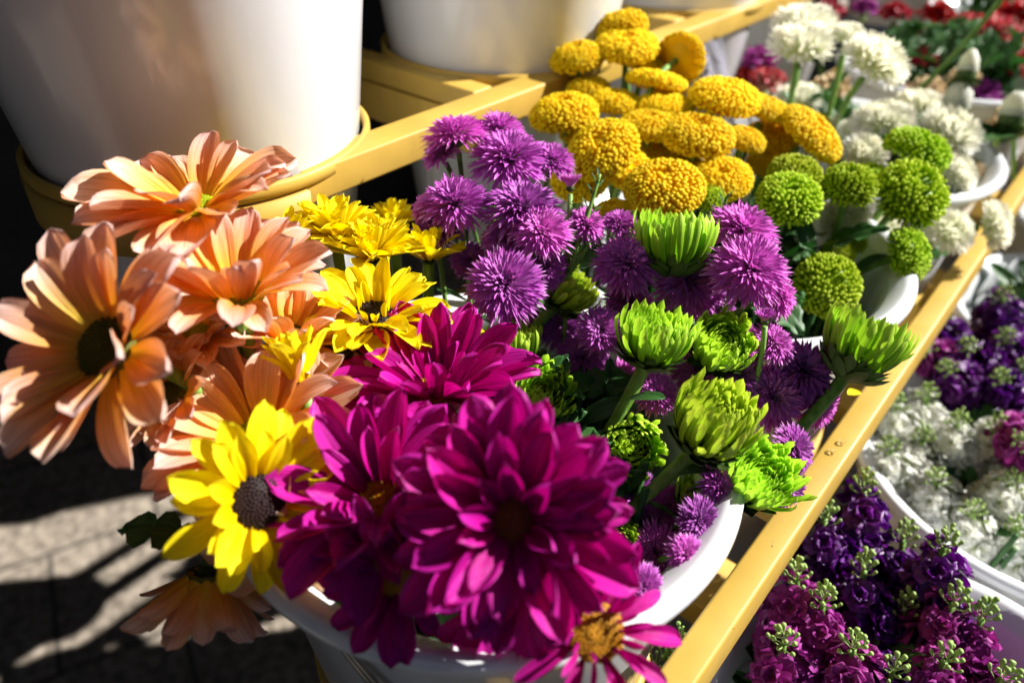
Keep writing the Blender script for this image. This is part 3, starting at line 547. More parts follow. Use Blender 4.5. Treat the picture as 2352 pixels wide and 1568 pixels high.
AST = 'purple asters in the nearest bucket'
for k, (lb, x, y, wd, d, n, v) in enumerate([
    ('highest purple aster, flat on its side against the gold rail', 1048, 300, 155, .462, (-.1, .92, .30), 0),
    ('pale purple aster just right of the highest one', 1150, 288, 105, .475, (.1, .75, .55), 1),
    ('full purple aster with a bright white spot, below the highest pair', 1172, 355, 175, .455, (.05, .66, .72), 2),
    ('purple aster half hidden behind the orange-yellow button flower', 1268, 362, 110, .465, (.15, .7, .6), 3),
    ('small shaded purple aster under the highest one', 1010, 348, 95, .465, (-.4, .7, .5), 0),
    ('round lilac aster at the left end of the aster cluster', 1045, 458, 160, .438, (-.12, .66, .72), 1),
    ('wide purple aster in the middle of the left aster cluster', 1200, 470, 180, .430, (.02, .72, .66), 2),
    ('pale lilac aster in front, left of the leafy sprig', 1245, 525, 135, .418, (.1, .5, .85), 3),
    ('dark purple aster at far left of the cluster beside the grey bucket wall', 975, 470, 80, .45, (-.6, .5, .5), 0),
    ('flattened purple aster above the side-on yellow daisy', 1000, 530, 125, .445, (-.1, .85, .4), 1),
    ('large pink-purple aster standing alone, right of the yellow daisies', 1162, 648, 180, .402, (-.05, .42, .90), 2),
    ('little aster bud opening on its own stalk beside the leafy sprig', 1310, 424, 66, .43, (0, .95, .3), 4),
    ('purple aster peeping out behind the leafy sprig', 1352, 512, 95, .435, (.4, .5, .7), 3),
    ('purple aster tucked under the wide one', 1160, 545, 110, .43, (-.1, .4, .85), 0),
    ('purple aster left of the tallest green chrysanthemum', 1438, 600, 145, .425, (-.1, .5, .85), 1),
    ('dim purple aster above the neighbour left of the tallest green chrysanthemum', 1425, 508, 85, .44, (.0, .7, .6), 2),
    ('shaded purple aster directly behind the neck of the tallest green chrysanthemum', 1585, 640, 170, .43, (.05, .4, .9), 3),
    ('brightest lilac aster with a cream heart, right of the tallest green chrysanthemum', 1727, 614, 175, .405, (.10, .36, .93), 0),
    ('lilac aster above the brightest one', 1712, 522, 155, .425, (.15, .62, .72), 1),
    ('purple aster on the right slope under the brightest one', 1790, 672, 120, .415, (.65, .3, .65), 2),
    ('lilac aster pierced by the long bare stem at right', 1848, 848, 150, .428, (.28, .36, .88), 3),
    ('purple aster behind the long bare stem, hanging over the rail', 1884, 925, 115, .432, (.55, -.05, .8), 0),
    ('dark shaded purple aster left of the long bare stem', 1778, 912, 160, .425, (.1, .1, .95), 1),
    ('tiny aster opening next to the hollow green chrysanthemum', 1757, 732, 62, .40, (-.1, .8, .4), 4),
    ('pink-lit aster between the slope aster and the stem-pierced one', 1780, 785, 105, .415, (.3, .5, .8), 2),
    ('dark aster left of the thick-stemmed green chrysanthemum', 1382, 755, 110, .42, (-.1, .3, .9), 3),
    ('purple aster in the gap under the thick-stemmed green chrysanthemum', 1508, 900, 105, .405, (.0, .4, .9), 0),
    ('dark purple aster at the bottom beside the bucket rim', 1508, 1268, 135, .372, (.0, .25, .95), 1),
    ('purple aster behind the lowest lit green chrysanthemum, above', 1830, 1030, 105, .40, (.5, .2, .8), 2),
    ('purple aster sticking out below the lowest lit green chrysanthemum', 1812, 1118, 105, .395, (.5, -.2, .8), 3),
    ('dim purple aster under the central green chrysanthemum', 1525, 1165, 110, .405, (.0, -.1, .95), 0),
    ('shaded aster between the two upper green chrysanthemums', 1445, 690, 110, .445, (-.1, .4, .9), 1),
    ('shaded purple aster left of the leafy sprig base', 1255, 610, 110, .44, (.1, .3, .9), 2),
    ('deep purple aster in shadow near the right rim, lit on one side', 1560, 1235, 90, .385, (.6, .2, .7), 3),
    ('dark aster deep in the bouquet below the pink-purple one', 1080, 595, 90, .45, (0, .3, .9), 0),
    ('small dark aster behind the central green chrysanthemum', 1700, 860, 110, .42, (0, .3, .9), 1),
    ('aster pressed against the rim at the far right of the bucket', 1640, 700, 100, .45, (.1, .3, .9), 2),
    ('shaded aster by the inner right rim, above the ragged leaf', 1612, 1195, 105, .357, (.3, .3, .9), 0),
    ('purple aster low at the inner right rim under the small round-cut leaf', 1478, 1345, 95, .328, (.1, .3, .9), 1),
    ('purple aster against the inner right rim, between the ragged leaf and the round-cut one', 1580, 1272, 90, .343, (.3, .3, .9), 2),
    ('shaded aster between the little green chrysanthemum and the rim', 1655, 1112, 100, .370, (.4, .2, .9), 3),
    ('dark aster low behind the thick-stemmed green chrysanthemum, against the bucket wall', 1340, 820, 120, .455, (.1, .3, .9), 0),
    ('dark aster in the hollow right of the upper magenta daisy', 1290, 745, 115, .47, (.1, .3, .9), 1),
    ('dark aster deep in the middle, left of the shaded facing green chrysanthemum', 1370, 930, 110, .45, (.1, .2, .9), 2),
    ('shaded aster under the hollow green chrysanthemum', 1600, 845, 120, .435, (.0, .3, .9), 3),
    ('shaded aster low between the stems of the green chrysanthemums', 1430, 880, 110, .45, (.0, .2, .9), 0),
    ('shaded aster at the back wall under the dark green chrysanthemum', 1200, 740, 110, .475, (.0, .3, .9), 1),
    ('shaded aster under the pink-lit one, by the back rim', 1700, 780, 110, .455, (.2, .3, .9), 2),
    ('deep shaded aster under the shaded facing green chrysanthemum', 1450, 1130, 110, .405, (.0, .1, .9), 3)]):
    headed('aster', 'aster', 'petals', ASTERBUD if v == 4 else ASTER[v], lb, x, y, wd*1.09, d, n, 'f0', AST, bracts=BR_SMALL, srad=.0012, leaves=2, mat='stem' if k % 2 else 'stem_dark', lk=.7, bs=.9)

BT = 'yellow button chrysanthemums in the second bucket'
for k, (lb, x, y, wd, d, n) in enumerate([
    ('highest yellow button chrysanthemum, round with a dark dimple, before the white bucket', 1440, 108, 138, .60, (-.02, .72, .68)),
    ('yellow button chrysanthemum poking up behind the highest one', 1425, 66, 118, .62, (-.2, .88, .35)),
    ('yellow button chrysanthemum at upper left with a green dimple', 1326, 135, 115, .60, (-.15, .75, .62)),
    ('yellow button chrysanthemum turned away at upper right, showing its green underside', 1562, 135, 118, .60, (.55, .45, -.55)),
    ('flat yellow button chrysanthemum under the turned-away one', 1508, 190, 135, .59, (.18, .93, .30)),
    ('small yellow button chrysanthemum between the upper pair and the flat one', 1480, 150, 90, .61, (.2, .8, .4)),
    ('yellow button chrysanthemum at far left, oval, above the purple asters', 1296, 264, 145, .565, (-.1, .80, .58)),
    ('largest front yellow button chrysanthemum with a deep dimple turned to the left', 1384, 345, 160, .53, (-.30, .55, .78)),
    ('yellow button chrysanthemum in the middle, right of the far left oval one', 1490, 292, 128, .56, (.0, .78, .60)),
    ('broad yellow button chrysanthemum on a visible stem at the centre of the cluster', 1602, 312, 162, .55, (.05, .76, .62)),
    ('shaded yellow button chrysanthemum below the flat upper one', 1412, 237, 125, .585, (.05, .8, .5)),
    ('yellow button chrysanthemum showing a slim edge left of the shaded one', 1350, 208, 95, .60, (-.1, .85, .45)),
    ('yellow button chrysanthemum at centre top of the lower group', 1524, 248, 130, .58, (.0, .86, .5)),
    ('large yellow button chrysanthemum at the right shoulder, tilted left', 1664, 228, 165, .575, (.12, .80, .58)),
    ('yellow button chrysanthemum squeezed between the two at the right', 1758, 252, 115, .585, (.3, .8, .5)),
    ('rightmost yellow button chrysanthemum, big and turned to the right', 1862, 308, 165, .575, (.50, .58, .62)),
    ('yellow button chrysanthemum right of the broad centre one', 1708, 322, 95, .56, (.2, .75, .6)),
    ('low yellow button chrysanthemum behind the tallest green chrysanthemum', 1526, 432, 165, .50, (-.05, .72, .68)),
    ('low yellow button chrysanthemum above the small lime one', 1658, 412, 118, .53, (-.1, .6, .8)),
    ('yellow button chrysanthemum beneath the largest front one, at its right', 1442, 388, 110, .53, (.25, .45, .85)),
    ('tiny yellow button chrysanthemum beside the leafy sprig tip', 1408, 482, 72, .50, (-.1, .7, .6)),
    ('shaded yellow button chrysanthemum deep on the right side', 1768, 325, 120, .60, (.0, .6, .8)),
    ('shaded yellow button chrysanthemum under the broad centre one', 1565, 385, 110, .57, (.0, .6, .8)),
    ('yellow button chrysanthemum in shade below the far left oval one', 1330, 300, 90, .58, (-.2, .6, .7)),
    ('yellow button chrysanthemum in shade right of the largest front one', 1500, 352, 100, .575, (.1, .6, .8)),
    ('yellow button chrysanthemum low in the shade at the left, under purple asters', 1330, 415, 120, .54, (.0, .6, .8)),
    ('yellow button chrysanthemum deep at right, above the lime buttons', 1760, 375, 90, .58, (.0, .7, .7))]):
    headed('button_chrysanthemum', 'chrysanthemum', 'florets', GOLD[k*3 % 5], lb, x, y, wd/.96*rng.uniform(1.0, 1.14), d, n, 'f1', BT, sq=.86, bracts=BR_SMALL, srad=.0018, leaves=1, lk=1, bs=.8)
LB = 'lime green button chrysanthemums in the second bucket'
for k, (lb, x, y, wd, d, n) in enumerate([
    ('lime button chrysanthemum with dark hollow, below the rightmost yellow one', 1812, 458, 148, .53, (-.05, .60, .80)),
    ('lime button chrysanthemum half hidden behind the hollow one', 1825, 400, 125, .55, (.1, .8, .5)),
    ('lime button chrysanthemum between the hollow one and the largest', 1945, 432, 132, .55, (-.1, .72, .60)),
    ('largest lime button chrysanthemum, round as a ball, at right', 2090, 447, 165, .56, (.15, .45, .88)),
    ('flat lime button chrysanthemum above the round ball one, before white petals', 2104, 350, 155, .585, (.35, .85, .40)),
    ('lime button chrysanthemum hanging below the round ball one, facing right', 2082, 585, 130, .55, (.62, .15, .75)),
    ('dark olive shaded button chrysanthemum beside the brightest lilac aster', 1900, 655, 150, .53, (.05, .2, .97)),
    ('little lime button chrysanthemum under the yellow ones behind the asters', 1625, 458, 80, .52, (.0, .8, .5)),
    ('small lime button chrysanthemum above the dark olive one', 1925, 580, 80, .56, (.2, .8, .5)),
    ('small shaded green button chrysanthemum beside the two stems at right', 1955, 555, 75, .58, (.0, .7, .7)),
    ('shaded green button chrysanthemum behind the one between hollow and largest', 2000, 410, 90, .58, (.0, .7, .5))]):
    headed('button_chrysanthemum', 'chrysanthemum', 'florets', LIMEB[k % 3], lb, x, y, wd/1.06*rng.uniform(.93, 1.06), d, n, 'f1', LB, sq=.95, bracts=BR_SMALL, srad=.0024, leaves=2, lk=1.1, bs=.8)
WB = 'white chrysanthemums in the third bucket'
for k, (lb, x, y, wd, d, n) in enumerate([
    ('white chrysanthemum with lime dimple on a bare green stem, left of the top group', 1840, 106, 165, .68, (-.03, .78, .62)),
    ('white chrysanthemum behind and above the one with the lime dimple', 1846, 56, 155, .72, (.0, .88, .45)),
    ('large white chrysanthemum half in shade on a stem, right of the top group', 2010, 142, 172, .66, (.35, .62, .70)),
    ('small white chrysanthemum between the two big top ones', 1945, 82, 90, .70, (.0, .85, .5)),
    ('white chrysanthemum flat beside the green stems, in the middle', 2030, 278, 150, .68, (-.05, .86, .48)),
    ('white chrysanthemum with a green hollow, right of centre', 2182, 302, 165, .67, (.25, .62, .75)),
    ('white chrysanthemum behind the one with the green hollow', 2105, 238, 120, .71, (.0, .88, .45)),
    ('white chrysanthemum below the one with the green hollow, by the bucket rim', 2195, 395, 125, .66, (.5, .45, .7)),
    ('white chrysanthemum hanging over the front of the rim above the gold rail', 2182, 532, 122, .63, (.1, .35, .9)),
    ('rightmost white chrysanthemum turned sideways outside the rim', 2282, 517, 125, .64, (.72, .05, .66)),
    ('low white chrysanthemum behind the yellow buttons', 1830, 232, 125, .75, (-.1, .85, .5)),
    ('cream-shaded white chrysanthemum between the yellow and lime buttons', 1985, 352, 120, .62, (.1, .5, .8)),
    ('wilted cream chrysanthemum in the shade behind the lime buttons', 1940, 505, 135, .60, (.1, .1, .9)),
    ('pale chrysanthemum low between the lime stems', 2030, 520, 90, .62, (.0, .5, .8)),
    ('white chrysanthemum behind the flat lime button', 1960, 300, 80, .70, (.0, .8, .5))]):
    headed('white_chrysanthemum', 'chrysanthemum', 'florets', WHITE[k % 3], lb, x, y, wd*1.02, d, n, 'f2', WB, sq=.95, bracts=BR_SMALL, srad=.0024, leaves=1, lk=1.2, bs=.75)
CB = 'carnations beyond the white chrysanthemums'
for k, (lb, x, y, wd, d, n, c) in enumerate([
    ('red and cream carnation left of the white chrysanthemum stem', 1760, 178, 100, .88, (-.1, .7, .6), 'pinkwhite'),
    ('deep red carnation at the left edge of the carnations', 1705, 170, 70, .90, (-.2, .7, .6), 'red'),
    ('purple carnation above the red and cream one', 1745, 130, 90, .90, (-.1, .8, .6), 'orchid'),
    ('beige carnation under the top white chrysanthemums', 1915, 195, 105, .85, (.0, .7, .7), 'cream'),
    ('beige carnation left of the stems beneath the top white group', 1880, 235, 90, .82, (.0, .7, .7), 'cream'),
    ('red carnation above the topmost white chrysanthemum', 1900, 18, 90, 1.0, (.0, .8, .6), 'red'),
    ('red carnation at the top edge beside a purple one', 2060, 22, 80, 1.0, (.0, .8, .6), 'red'),
    ('purple carnation at the top edge', 1990, 10, 70, 1.0, (.0, .8, .6), 'orchid'),
    ('dark red carnation right of the half-shaded white chrysanthemum', 2125, 125, 80, .92, (.0, .7, .6), 'red'),
    ('beige carnation above the white one with the green hollow', 2135, 195, 85, .86, (.0, .7, .6), 'cream'),
    ('red and white carnation at the top right corner', 2300, 70, 120, .95, (.1, .6, .7), 'pinkwhite'),
    ('red carnation in the upper right, under the long green stem', 2225, 60, 110, 1.0, (.1, .6, .7), 'red'),
    ('pale red carnation at the right edge', 2330, 135, 90, .92, (.1, .6, .7), 'pinkwhite'),
    ('violet carnation at right under the red ones', 2262, 205, 100, .90, (.1, .6, .7), 'orchid'),
    ('beige carnation inside the third bucket rim', 2235, 385, 70, .72, (.1, .7, .6), 'cream'),
    ('red carnation showing between white chrysanthemums', 2080, 212, 70, .92, (.1, .7, .6), 'red'),
    ('cream rosebud-like carnation at right over the third bucket', 2218, 170, 75, .82, (.1, .85, .4), 'cream'),
    ('pale carnation at the right edge beyond the third bucket', 2325, 275, 95, .80, (.2, .7, .6), 'cream'),
    ('dark red carnation near the top centre right', 2160, 25, 90, 1.02, (.1, .7, .6), 'red'),
    ('red carnation at upper right beside the corner', 2345, 20, 90, 1.02, (.1, .7, .6), 'red')]):
    headed('carnation', 'carnation', 'petals', CARN[c][k % 2], lb, x, y, wd, d, n, 'f3' if x > 1800 or y > 60 else 'f4', CB, sq=1., bracts=None, srad=.0025, leaves=2, lk=1.6)

# ------------------------------------------------------------------ stocks
def stock(label, px, py, d, color, pot, group, H=.15, nb=12, bs=.019, top=True, lean=None, buds=.016):
    """tall flowering spike: blossoms round the stem, grey-green buds at the tip; px, py is where the tip is seen"""
    tip = at(px, py, d); x, y, z = POTS[pot]; foot = foot_of(tip, pot, .16)
    root = thing('stock_flower', label, 'stock flower', foot, group)
    ax = (tip - foot).normalized(); mid = foot.lerp(tip, .5) + Vector((rng.uniform(-.01, .01), rng.uniform(-.01, .01), 0)); P = bez(foot, mid - ax*.02, mid + ax*.03, tip, 14)
    g = Geo(); g.add(*tube(P, [.0032 - .0014*i/14 for i in range(15)], 10, .06)); g.obj('stem', M['stem'], root)
    for i in range(nb):
        t = i/max(nb - 1, 1); p = tip - ax*(.004 + t*H*.62); a = i*GA + rng.uniform(-.3, .3); o = ax.orthogonal().normalized()
        side = (o*math.cos(a) + ax.cross(o)*math.sin(a)); q = bs*(.65 + .45*t)*rng.uniform(.85, 1.15); n = (side + ax*(.9 - .5*t)).normalized()
        link('blossom', rng.choice(BLOS[color]), root, Matrix.Translation(p + side*q*.95) @ frame_of(n, rng.uniform(0, 6)) @ Matrix.Scale(q, 4))
    if top: link('buds', rng.choice(BUDS), root, Matrix.Translation(tip + ax*.004) @ frame_of(ax, rng.uniform(0, 6)) @ Matrix.Scale(buds, 4))
    for k in range(2):
        a = rng.uniform(0, 6.3); t = (ax*.5 + Vector((math.cos(a), math.sin(a), 0))).normalized(); mw = Matrix.Translation(foot.lerp(tip, rng.uniform(.3, .6))) @ t.to_track_quat('Y', 'Z').to_matrix().to_4x4() @ Matrix.Scale(rng.uniform(.04, .06), 4)
        link('leaf', rng.choice(LEAF_PLAIN), root, mw)
SP = 'purple stocks in the bucket at lower right'
for lb, x, y, d, c in [
    ('deep violet stock with green buds nearest the gold rail, below its bright spots', 1985, 1125, .50, 'violet'),
    ('violet stock crowned by pale buds right of the gold rail', 1895, 1190, .49, 'violet'),
    ('violet stock leaning over the white bucket wall', 2075, 1240, .50, 'violet'),
    ('violet stock with a dark lit edge under the white stocks', 1985, 1310, .47, 'violet'),
    ('orchid pink stock close to the gold rail at mid height', 1830, 1330, .45, 'orchid'),
    ('orchid pink stock with a cluster of green buds in the centre of the bucket', 1890, 1385, .44, 'orchid'),
    ('orchid pink stock at the bottom edge beside the rail', 1800, 1480, .42, 'orchid'),
    ('large orchid stock at the bottom, with ruffled sunlit petals', 1960, 1490, .42, 'orchid'),
    ('violet stock in deep shade in the middle of the bucket', 2080, 1400, .47, 'violet'),
    ('stock with pink buds on a thin stalk against the white rim', 2170, 1255, .46, 'violet'),
    ('pink-budded stock near the curved white rim', 2190, 1385, .45, 'orchid'),
    ('orchid stock at the right, inside the white rim', 2255, 1420, .45, 'orchid'),
    ('dim orchid stock at the bottom right corner', 2170, 1520, .43, 'orchid'),
    ('violet stock at the bottom between the orchid ones', 2050, 1545, .43, 'violet'),
    ('orchid stock at the bottom edge near the corner', 2300, 1560, .43, 'orchid')]:
    stock(lb, x, y, d, c, 'l0', SP, H=.10, nb=11, bs=.0185, buds=.009)
SW = 'white stocks in the bucket below the rail'
for lb, x, y, d in [
    ('white stock nearest the gold rail at the upper left of its bucket', 2060, 935, .62), ('white stock with lime buds at the lower left of its bucket', 2150, 1105, .57), ('white stock in the middle, with a green budded tip', 2200, 975, .60),
    ('white stock right of the middle one', 2290, 985, .60), ('white stock at the right edge, lower', 2320, 1110, .57), ('white stock at the left rim of its bucket', 2045, 1035, .59), ('white stock in the lower part of its bucket', 2235, 1180, .56),
    ('white stock between the left rim and the middle', 2120, 1010, .60), ('white stock at the top of its bunch', 2130, 915, .63), ('white stock at the right edge, upper', 2345, 1000, .61), ('small white stock at the low right', 2335, 1215, .56)]:
    stock(lb, x, y, d, 'stock_white', 'l1', SW, H=.09, nb=12, bs=.0195, buds=.009)
SD = 'dark purple stocks at the right edge'
for lb, x, y, d, c in [
    ('dark purple stock with a bare pale stalk, right of the leaning green chrysanthemum', 2165, 735, .68, 'violet'), ('dark purple stock in the centre of the far bunch', 2225, 800, .66, 'violet'), ('dark purple stock on the right of the far bunch', 2310, 780, .67, 'violet'),
    ('dark purple stock above the white stocks', 2180, 850, .64, 'violet'), ('purple stock with pale buds at upper right', 2305, 685, .70, 'violet'), ('dark purple stock low on the right', 2300, 870, .64, 'violet'),
    ('reddish purple stock beside the gold rail', 2130, 800, .66, 'orchid'), ('orchid stock at the right edge above the white ones', 2348, 1010, .56, 'orchid'), ('dark purple stock at the right edge', 2350, 850, .66, 'violet')]:
    stock(lb, x, y, d, c, 'l2', SD, H=.10, nb=11, bs=.0195, buds=.009)


# ------------------------------------------------------------------ leaves filling the buckets
def foliage(pot, n, rmax, z0, z1, mat_leaf, name='bucket_foliage'):
    g = Geo(); x, y, z = POTS[pot]; src = [mesh_np(m) for m in LEAF + LEAF_PLAIN[:2]]
    for k in range(n):
        q = rmax*math.sqrt(rng.random()); a = rng.uniform(0, 6.3); zz = z + rng.uniform(z0, z1); L = rng.uniform(.03, .055)
        b = a + rng.uniform(-1.2, 1.2); e = rng.uniform(-.3, 1.1)
        mw = Matrix.Translation((x + q*math.cos(a), y + q*math.sin(a), zz)) @ Matrix.Rotation(b - math.pi/2, 4, 'Z') @ Matrix.Rotation(e, 4, 'X') @ Matrix.Rotation(rng.uniform(-.8, .8), 4, 'Y') @ Matrix.Scale(L, 4)
        if q > rmax*.7: mw = Matrix.Translation((x + q*math.cos(a)*.75, y + q*math.sin(a)*.75, zz)) @ Matrix.Rotation(b + 1.6, 4, 'Z') @ Matrix.Rotation(max(e, .3), 4, 'X') @ Matrix.Scale(L, 4)
        V, Fc, UV = rng.choice(src); m = np.array(mw); g.add(V @ m[:3, :3].T + m[:3, 3], Fc, UV)
    for k in range(n//4):
        q = rmax*.85*math.sqrt(rng.random()); a = rng.uniform(0, 6.3); p0 = Vector((x + q*.6*math.cos(a), y + q*.6*math.sin(a), z - .25)); p1 = Vector((x + q*math.cos(a), y + q*math.sin(a), z + z1*rng.random()))
        g.add(*tube([p0, p0.lerp(p1, .5) + Vector((rng.uniform(-.01, .01), rng.uniform(-.01, .01), 0)), p1], .0022, 6))
    o = g.obj(name, mat_leaf); o['kind'] = 'stuff'; return o
def mesh_np(me):
    V = np.array([v.co[:] for v in me.vertices]); Fc = [tuple(p.vertices) for p in me.polygons]; UV = np.zeros((len(V), 2))
    for l, u in zip(me.loops, me.uv_layers[0].data): UV[l.vertex_index] = u.uv[:]
    return V, Fc, UV
for pot, n, z0, z1 in (('f0', 460, -.11, -.008), ('f1', 260, -.09, .0), ('f2', 240, -.08, .01), ('f3', 260, -.07, .03), ('f4', 200, -.05, .03), ('l0', 200, -.09, -.02), ('l1', 160, -.09, -.03), ('l2', 260, -.09, .04), ('l3', 420, -.06, .14)):
    foliage(pot, n, .104 if pot == 'f0' else .098, z0, z1, M['leaf'])

# ------------------------------------------------------------------ unseen dark slabs added round the stand to block sky light
def struct(name, v, mat): 
    g = Geo(); g.add(*v); o = g.obj(name, mat); o['kind'] = 'structure'; return o
DK = noisy_mat('dark_sky_blocker', (.010, .012, .018), (.02, .022, .03), 6, .7, .2)  # near-black colour of the added light blockers
struct('sky_blocker_back', bar(-2.2, 5.5, 1.75, 1.80, 0, 3.2, 0), DK)  # unseen slab behind the stand, added to cut ambient light
struct('sky_blocker_side', bar(-1.60, -1.55, -.9, 1.745, 0, 3.2, 0), DK)  # unseen slab at the left, added to keep the bucket sides dark
struct('sky_blocker_top', bar(-1.545, 6.5, -.58, 1.745, 2.75, 2.78, 0), DK)  # unseen overhead slab, added to hide sky while the sun passes its edge
struct('sky_blocker_front', bar(-1.60, 9, -2.65, -2.6, 0, 3.85, 0), DK)  # unseen slab on the camera side, added to lower the fill light
struct('sky_blocker_end', bar(6.5, 6.55, -2.59, 1.745, 0, 5.1, 0), DK)  # unseen slab at the far end, added to close off low sky

# ------------------------------------------------------------------ small things
def sprig(label, px, py, d, foot_px, foot_d, n=22):
    """upright shoot with whorls of narrow leaves"""
    tip = at(px, py, d); foot = at(*foot_px, foot_d); root = thing('leafy_sprig', label, 'sprig', foot)
    P = bez(foot, foot.lerp(tip, .4), foot.lerp(tip, .7) + Vector((.002, 0, .002)), tip, 14)
    g = Geo(); g.add(*tube(P, [.0017 - .0008*i/14 for i in range(15)], 8)); g.obj('stem', M['stem'], root); ax = (tip - foot).normalized()
    for k in range(n):
        t = (k/n)**.8; p = foot.lerp(tip, t); a = k*GA; o = ax.orthogonal().normalized(); dr = ((o*math.cos(a) + ax.cross(o)*math.sin(a)) + ax*(.5 + .6*t)).normalized()
        link('leaf', LEAF_NARROW, root, Matrix.Translation(P[min(int(t*14), 14)]) @ dr.to_track_quat('Y', 'Z').to_matrix().to_4x4() @ Matrix.Scale(rng.uniform(.009, .013)*(1.1 - .3*t), 4))
sprig('green shoot with needle-like leaves standing among the purple asters', 1378, 400, .43, (1310, 620), .435)
sprig('tiny green shoot tip between the small lime button and the asters', 1668, 452, .43, (1640, 560), .44, 12)
sprig('short leafy shoot at the right end of the left asters, before the yellow button', 1355, 560, .43, (1300, 640), .44, 12)

def big_leaf(label, px, py, d, tip_px, tip_d, me, group=None):
    a = at(px, py, d); b = at(*tip_px, tip_d); v = b - a; o = link('leaf', me, None, Matrix.Translation(a) @ v.to_track_quat('Y', 'Z').to_matrix().to_4x4() @ Matrix.Scale(v.length, 4))
    tag(o, label, 'leaf', group)
big_leaf('dark lobed leaf hanging over the pavement left of the front yellow daisy', 455, 1240, .34, (275, 1195), .33, mesh_leaf(201, .62, 3.2, .62, .1, -.3))
big_leaf('dark leaf stuck inside the near rim under the magenta daisies', 830, 1335, .345, (715, 1385), .35, mesh_leaf(202, .4, 2.5, .3, .1, -.2))
big_leaf('smooth oval leaf on the stem under the thick-stemmed green chrysanthemum', 1440, 918, .385, (1525, 908), .375, mesh_leaf(203, .38, 0, 0, .2, -.5))
big_leaf('dark leaf beneath the central green chrysanthemum', 1560, 1090, .375, (1690, 1055), .37, mesh_leaf(204, .34, 0, 0, .2, -.4))
big_leaf('small round-cut leaf at the foot of the stem by the right rim', 1530, 1275, .385, (1570, 1310), .375, mesh_leaf(205, .8, 0, 0, .3, .0))
big_leaf('ragged leaf lying on the inner side of the right rim', 1600, 1190, .40, (1650, 1238), .392, mesh_leaf(206, .6, 2.5, .5, .1, -.2))
big_leaf('pale leaf curving between the lime button stems', 1945, 640, .56, (2040, 575), .56, mesh_leaf(207, .22, 0, 0, .4, -.6))
big_leaf('broad green leaf among the white chrysanthemums', 2040, 270, .74, (2140, 225), .76, mesh_leaf(208, .4, 0, 0, .3, -.5))
big_leaf('broad green leaf in front of the far bucket rim at right', 2245, 330, .70, (2330, 300), .74, mesh_leaf(209, .45, 0, 0, .3, -.5))

# long rose stem with a closed bud, crossing the upper right
root = thing('rosebud', 'closed white rosebud with green sepals on a long stem slanting up to the top right', 'rosebud', at(2055, 250, .74))
g = Geo(); g.add(*tube(bez(at(2055, 250, .74), at(2150, 180, .72), at(2230, 90, .70), at(2345, -60, .68), 14), .0024, 10)); g.obj('stem', M['stem'], root)
g = Geo(); g.add(*(lambda q: (q[0]*np.array([1, 1, 1]), q[1], q[2]))(lathe([(.001, -.012), (.007, -.008), (.0095, 0), (.008, .010), (.004, .017), (.001, .019)], 20)))
fr = Matrix.Translation(at(2222, 160, .715)) @ frame_of(facing(.15, .95, .2))
g.obj('bud', M['white'], root, fr); link('sepals', BR_DAISY, root, fr @ Matrix.Translation((0, 0, -.008)) @ Matrix.Scale(.06, 4))
for k, (x, y, dd, lb) in enumerate(((2195, 240, .72, 'white bud with green base near the right edge, below the rosebud'), (2328, 262, .72, 'white tulip-like bud at the right edge over the third bucket'))):
    root = thing('flower_bud', lb, 'bud', at(x, y + 150, dd + .05)); fr = Matrix.Translation(at(x, y, dd)) @ frame_of(facing(.2, .9, .2))
    g = Geo(); g.add(*lathe([(.001, -.016), (.009, -.011), (.013, 0), (.012, .012), (.006, .020), (.001, .021)], 20)); g.obj('bud', M['white'], root, fr)
    link('sepals', BR_DAISY, root, fr @ Matrix.Translation((0, 0, -.011)) @ Matrix.Scale(.08, 4))
    g = Geo(); g.add(*tube([at(x, y + 12, dd), at(x, y + 80, dd + .03), at(x, y + 150, dd + .05)], .0022, 8)); g.obj('stem', M['stem'], root)

# fine seeded sprig at the lower right of the nearest bucket
root = thing('seed_sprig', 'airy green sprig with tiny round seed buds at the bottom, before the gold front rail', 'sprig', at(1560, 1640, .40))
g = Geo(); gb = Geo(); f0 = at(1560, 1640, .40)
for k in range(9):
    a = at(1500 + 14*k + rng.uniform(-8, 8), 1445 + rng.uniform(-12, 60), .385 + rng.uniform(-.01, .01)); mid = f0.lerp(a, .55) + RR*rng.uniform(-.006, .006)
    g.add(*tube(bez(f0, f0.lerp(mid, .6), mid, a, 8), .0007, 6))
    for j in range(7):
        p = a.lerp(mid, rng.random()*.6) + Vector((rng.uniform(-.004, .004), rng.uniform(-.004, .004), rng.uniform(-.003, .004))); g.add(*tube([mid.lerp(a, .6), p], .0004, 5)); blobs(gb, [p], [(p - mid)], .0011, .0024, n=7)
g.obj('stems', M['stem'], root); gb.obj('seed_buds', M['bud'], root)

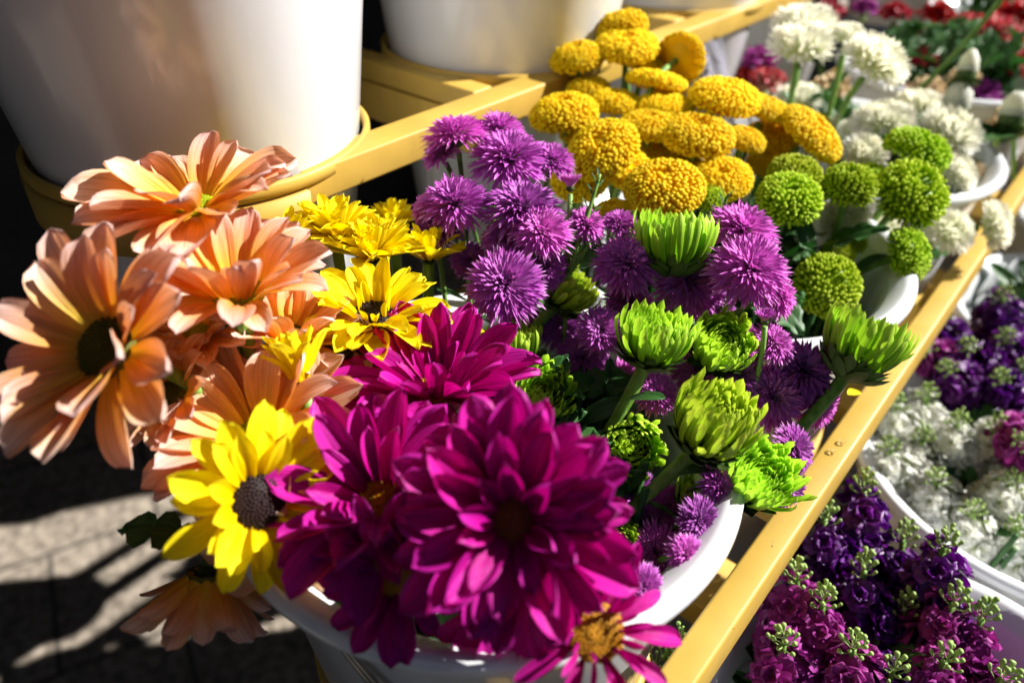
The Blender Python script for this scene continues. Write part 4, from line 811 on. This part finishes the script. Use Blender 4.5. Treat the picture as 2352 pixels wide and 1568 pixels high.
# fallen petal and water drops on the gold rail, wire handle of the nearest bucket
def on_plane(x, y, z):
    v = at(x, y, 1.) - Vector((0, 0, CAMZ)); return v*((z - CAMZ)/v.z) + Vector((0, 0, CAMZ))
pz = RT['front'] + .0015
for x, y, lb in ((1972, 912, 'fallen yellow petal lying on the gold front rail'), ):
    p = on_plane(x, y, pz); o = link('fallen_petal', PET['yellow'][0], None, Matrix.Translation(p + Vector((.004, 0, .001))) @ Matrix.Rotation(1.2, 4, 'Z') @ Matrix.Rotation(-.1, 4, 'X') @ Matrix.Scale(.017, 4)); tag(o, lb, 'petal')
m_, t_, b_ = base_mat('water'); b_.inputs['Transmission Weight'].default_value = 1; b_.inputs['Roughness'].default_value = .12; b_.inputs['IOR'].default_value = 1.33
for x, y, lb in ((1912, 1035, 'left water drop glinting on the gold front rail'), (1935, 1014, 'right and larger water drop glinting on the gold front rail'), (1590, 1292, 'water drop on the inner rim of the nearest bucket')):
    p = on_plane(x, y, pz if y < 1200 else Z - .279); g = Geo(); r_ = .0022
    g.add(*lathe([(r_, -.0003), (r_*.98, .0003), (r_*.8, r_*.45), (r_*.45, r_*.72), (.00005, r_*.8)], 20)); o = g.obj('water_drop', m_, None, Matrix.Translation(p)); tag(o, lb, 'water drop', 'water drops')

m_, t_, b_ = base_mat('cloudy_film'); b_.inputs['Base Color'].default_value = (.30, .29, .35, 1); b_.inputs['Alpha'].default_value = .7; b_.inputs['Roughness'].default_value = .22; b_.inputs['Specular IOR Level'].default_value = .8
g = Geo(); V = []; UV = []; x, y, z = POTS['f2']; na, nh = 60, 12
for j in range(nh + 1):
    for i in range(na + 1):
        a = R(88) + R(100)*i/na; h = j/nh; r_ = .118 + .045*h + .006*h*math.sin(i*.9) + .003*math.sin(i*2.3 + h*4); V.append((x + r_*math.cos(a), y + r_*math.sin(a), z - .02 + h*(.085 + .006*math.sin(i*.35) + .002*math.sin(i*1.9)))); UV.append((i/na, h))
g.add(np.array(V), [(j*(na + 1) + i, j*(na + 1) + i + 1, (j + 1)*(na + 1) + i + 1, (j + 1)*(na + 1) + i) for j in range(nh) for i in range(na)], np.array(UV))
tag(g.obj('plastic_sleeve', m_), 'cloudy crinkled plastic sleeve standing behind the white chrysanthemums, right of the turned-away yellow one', 'plastic sleeve')
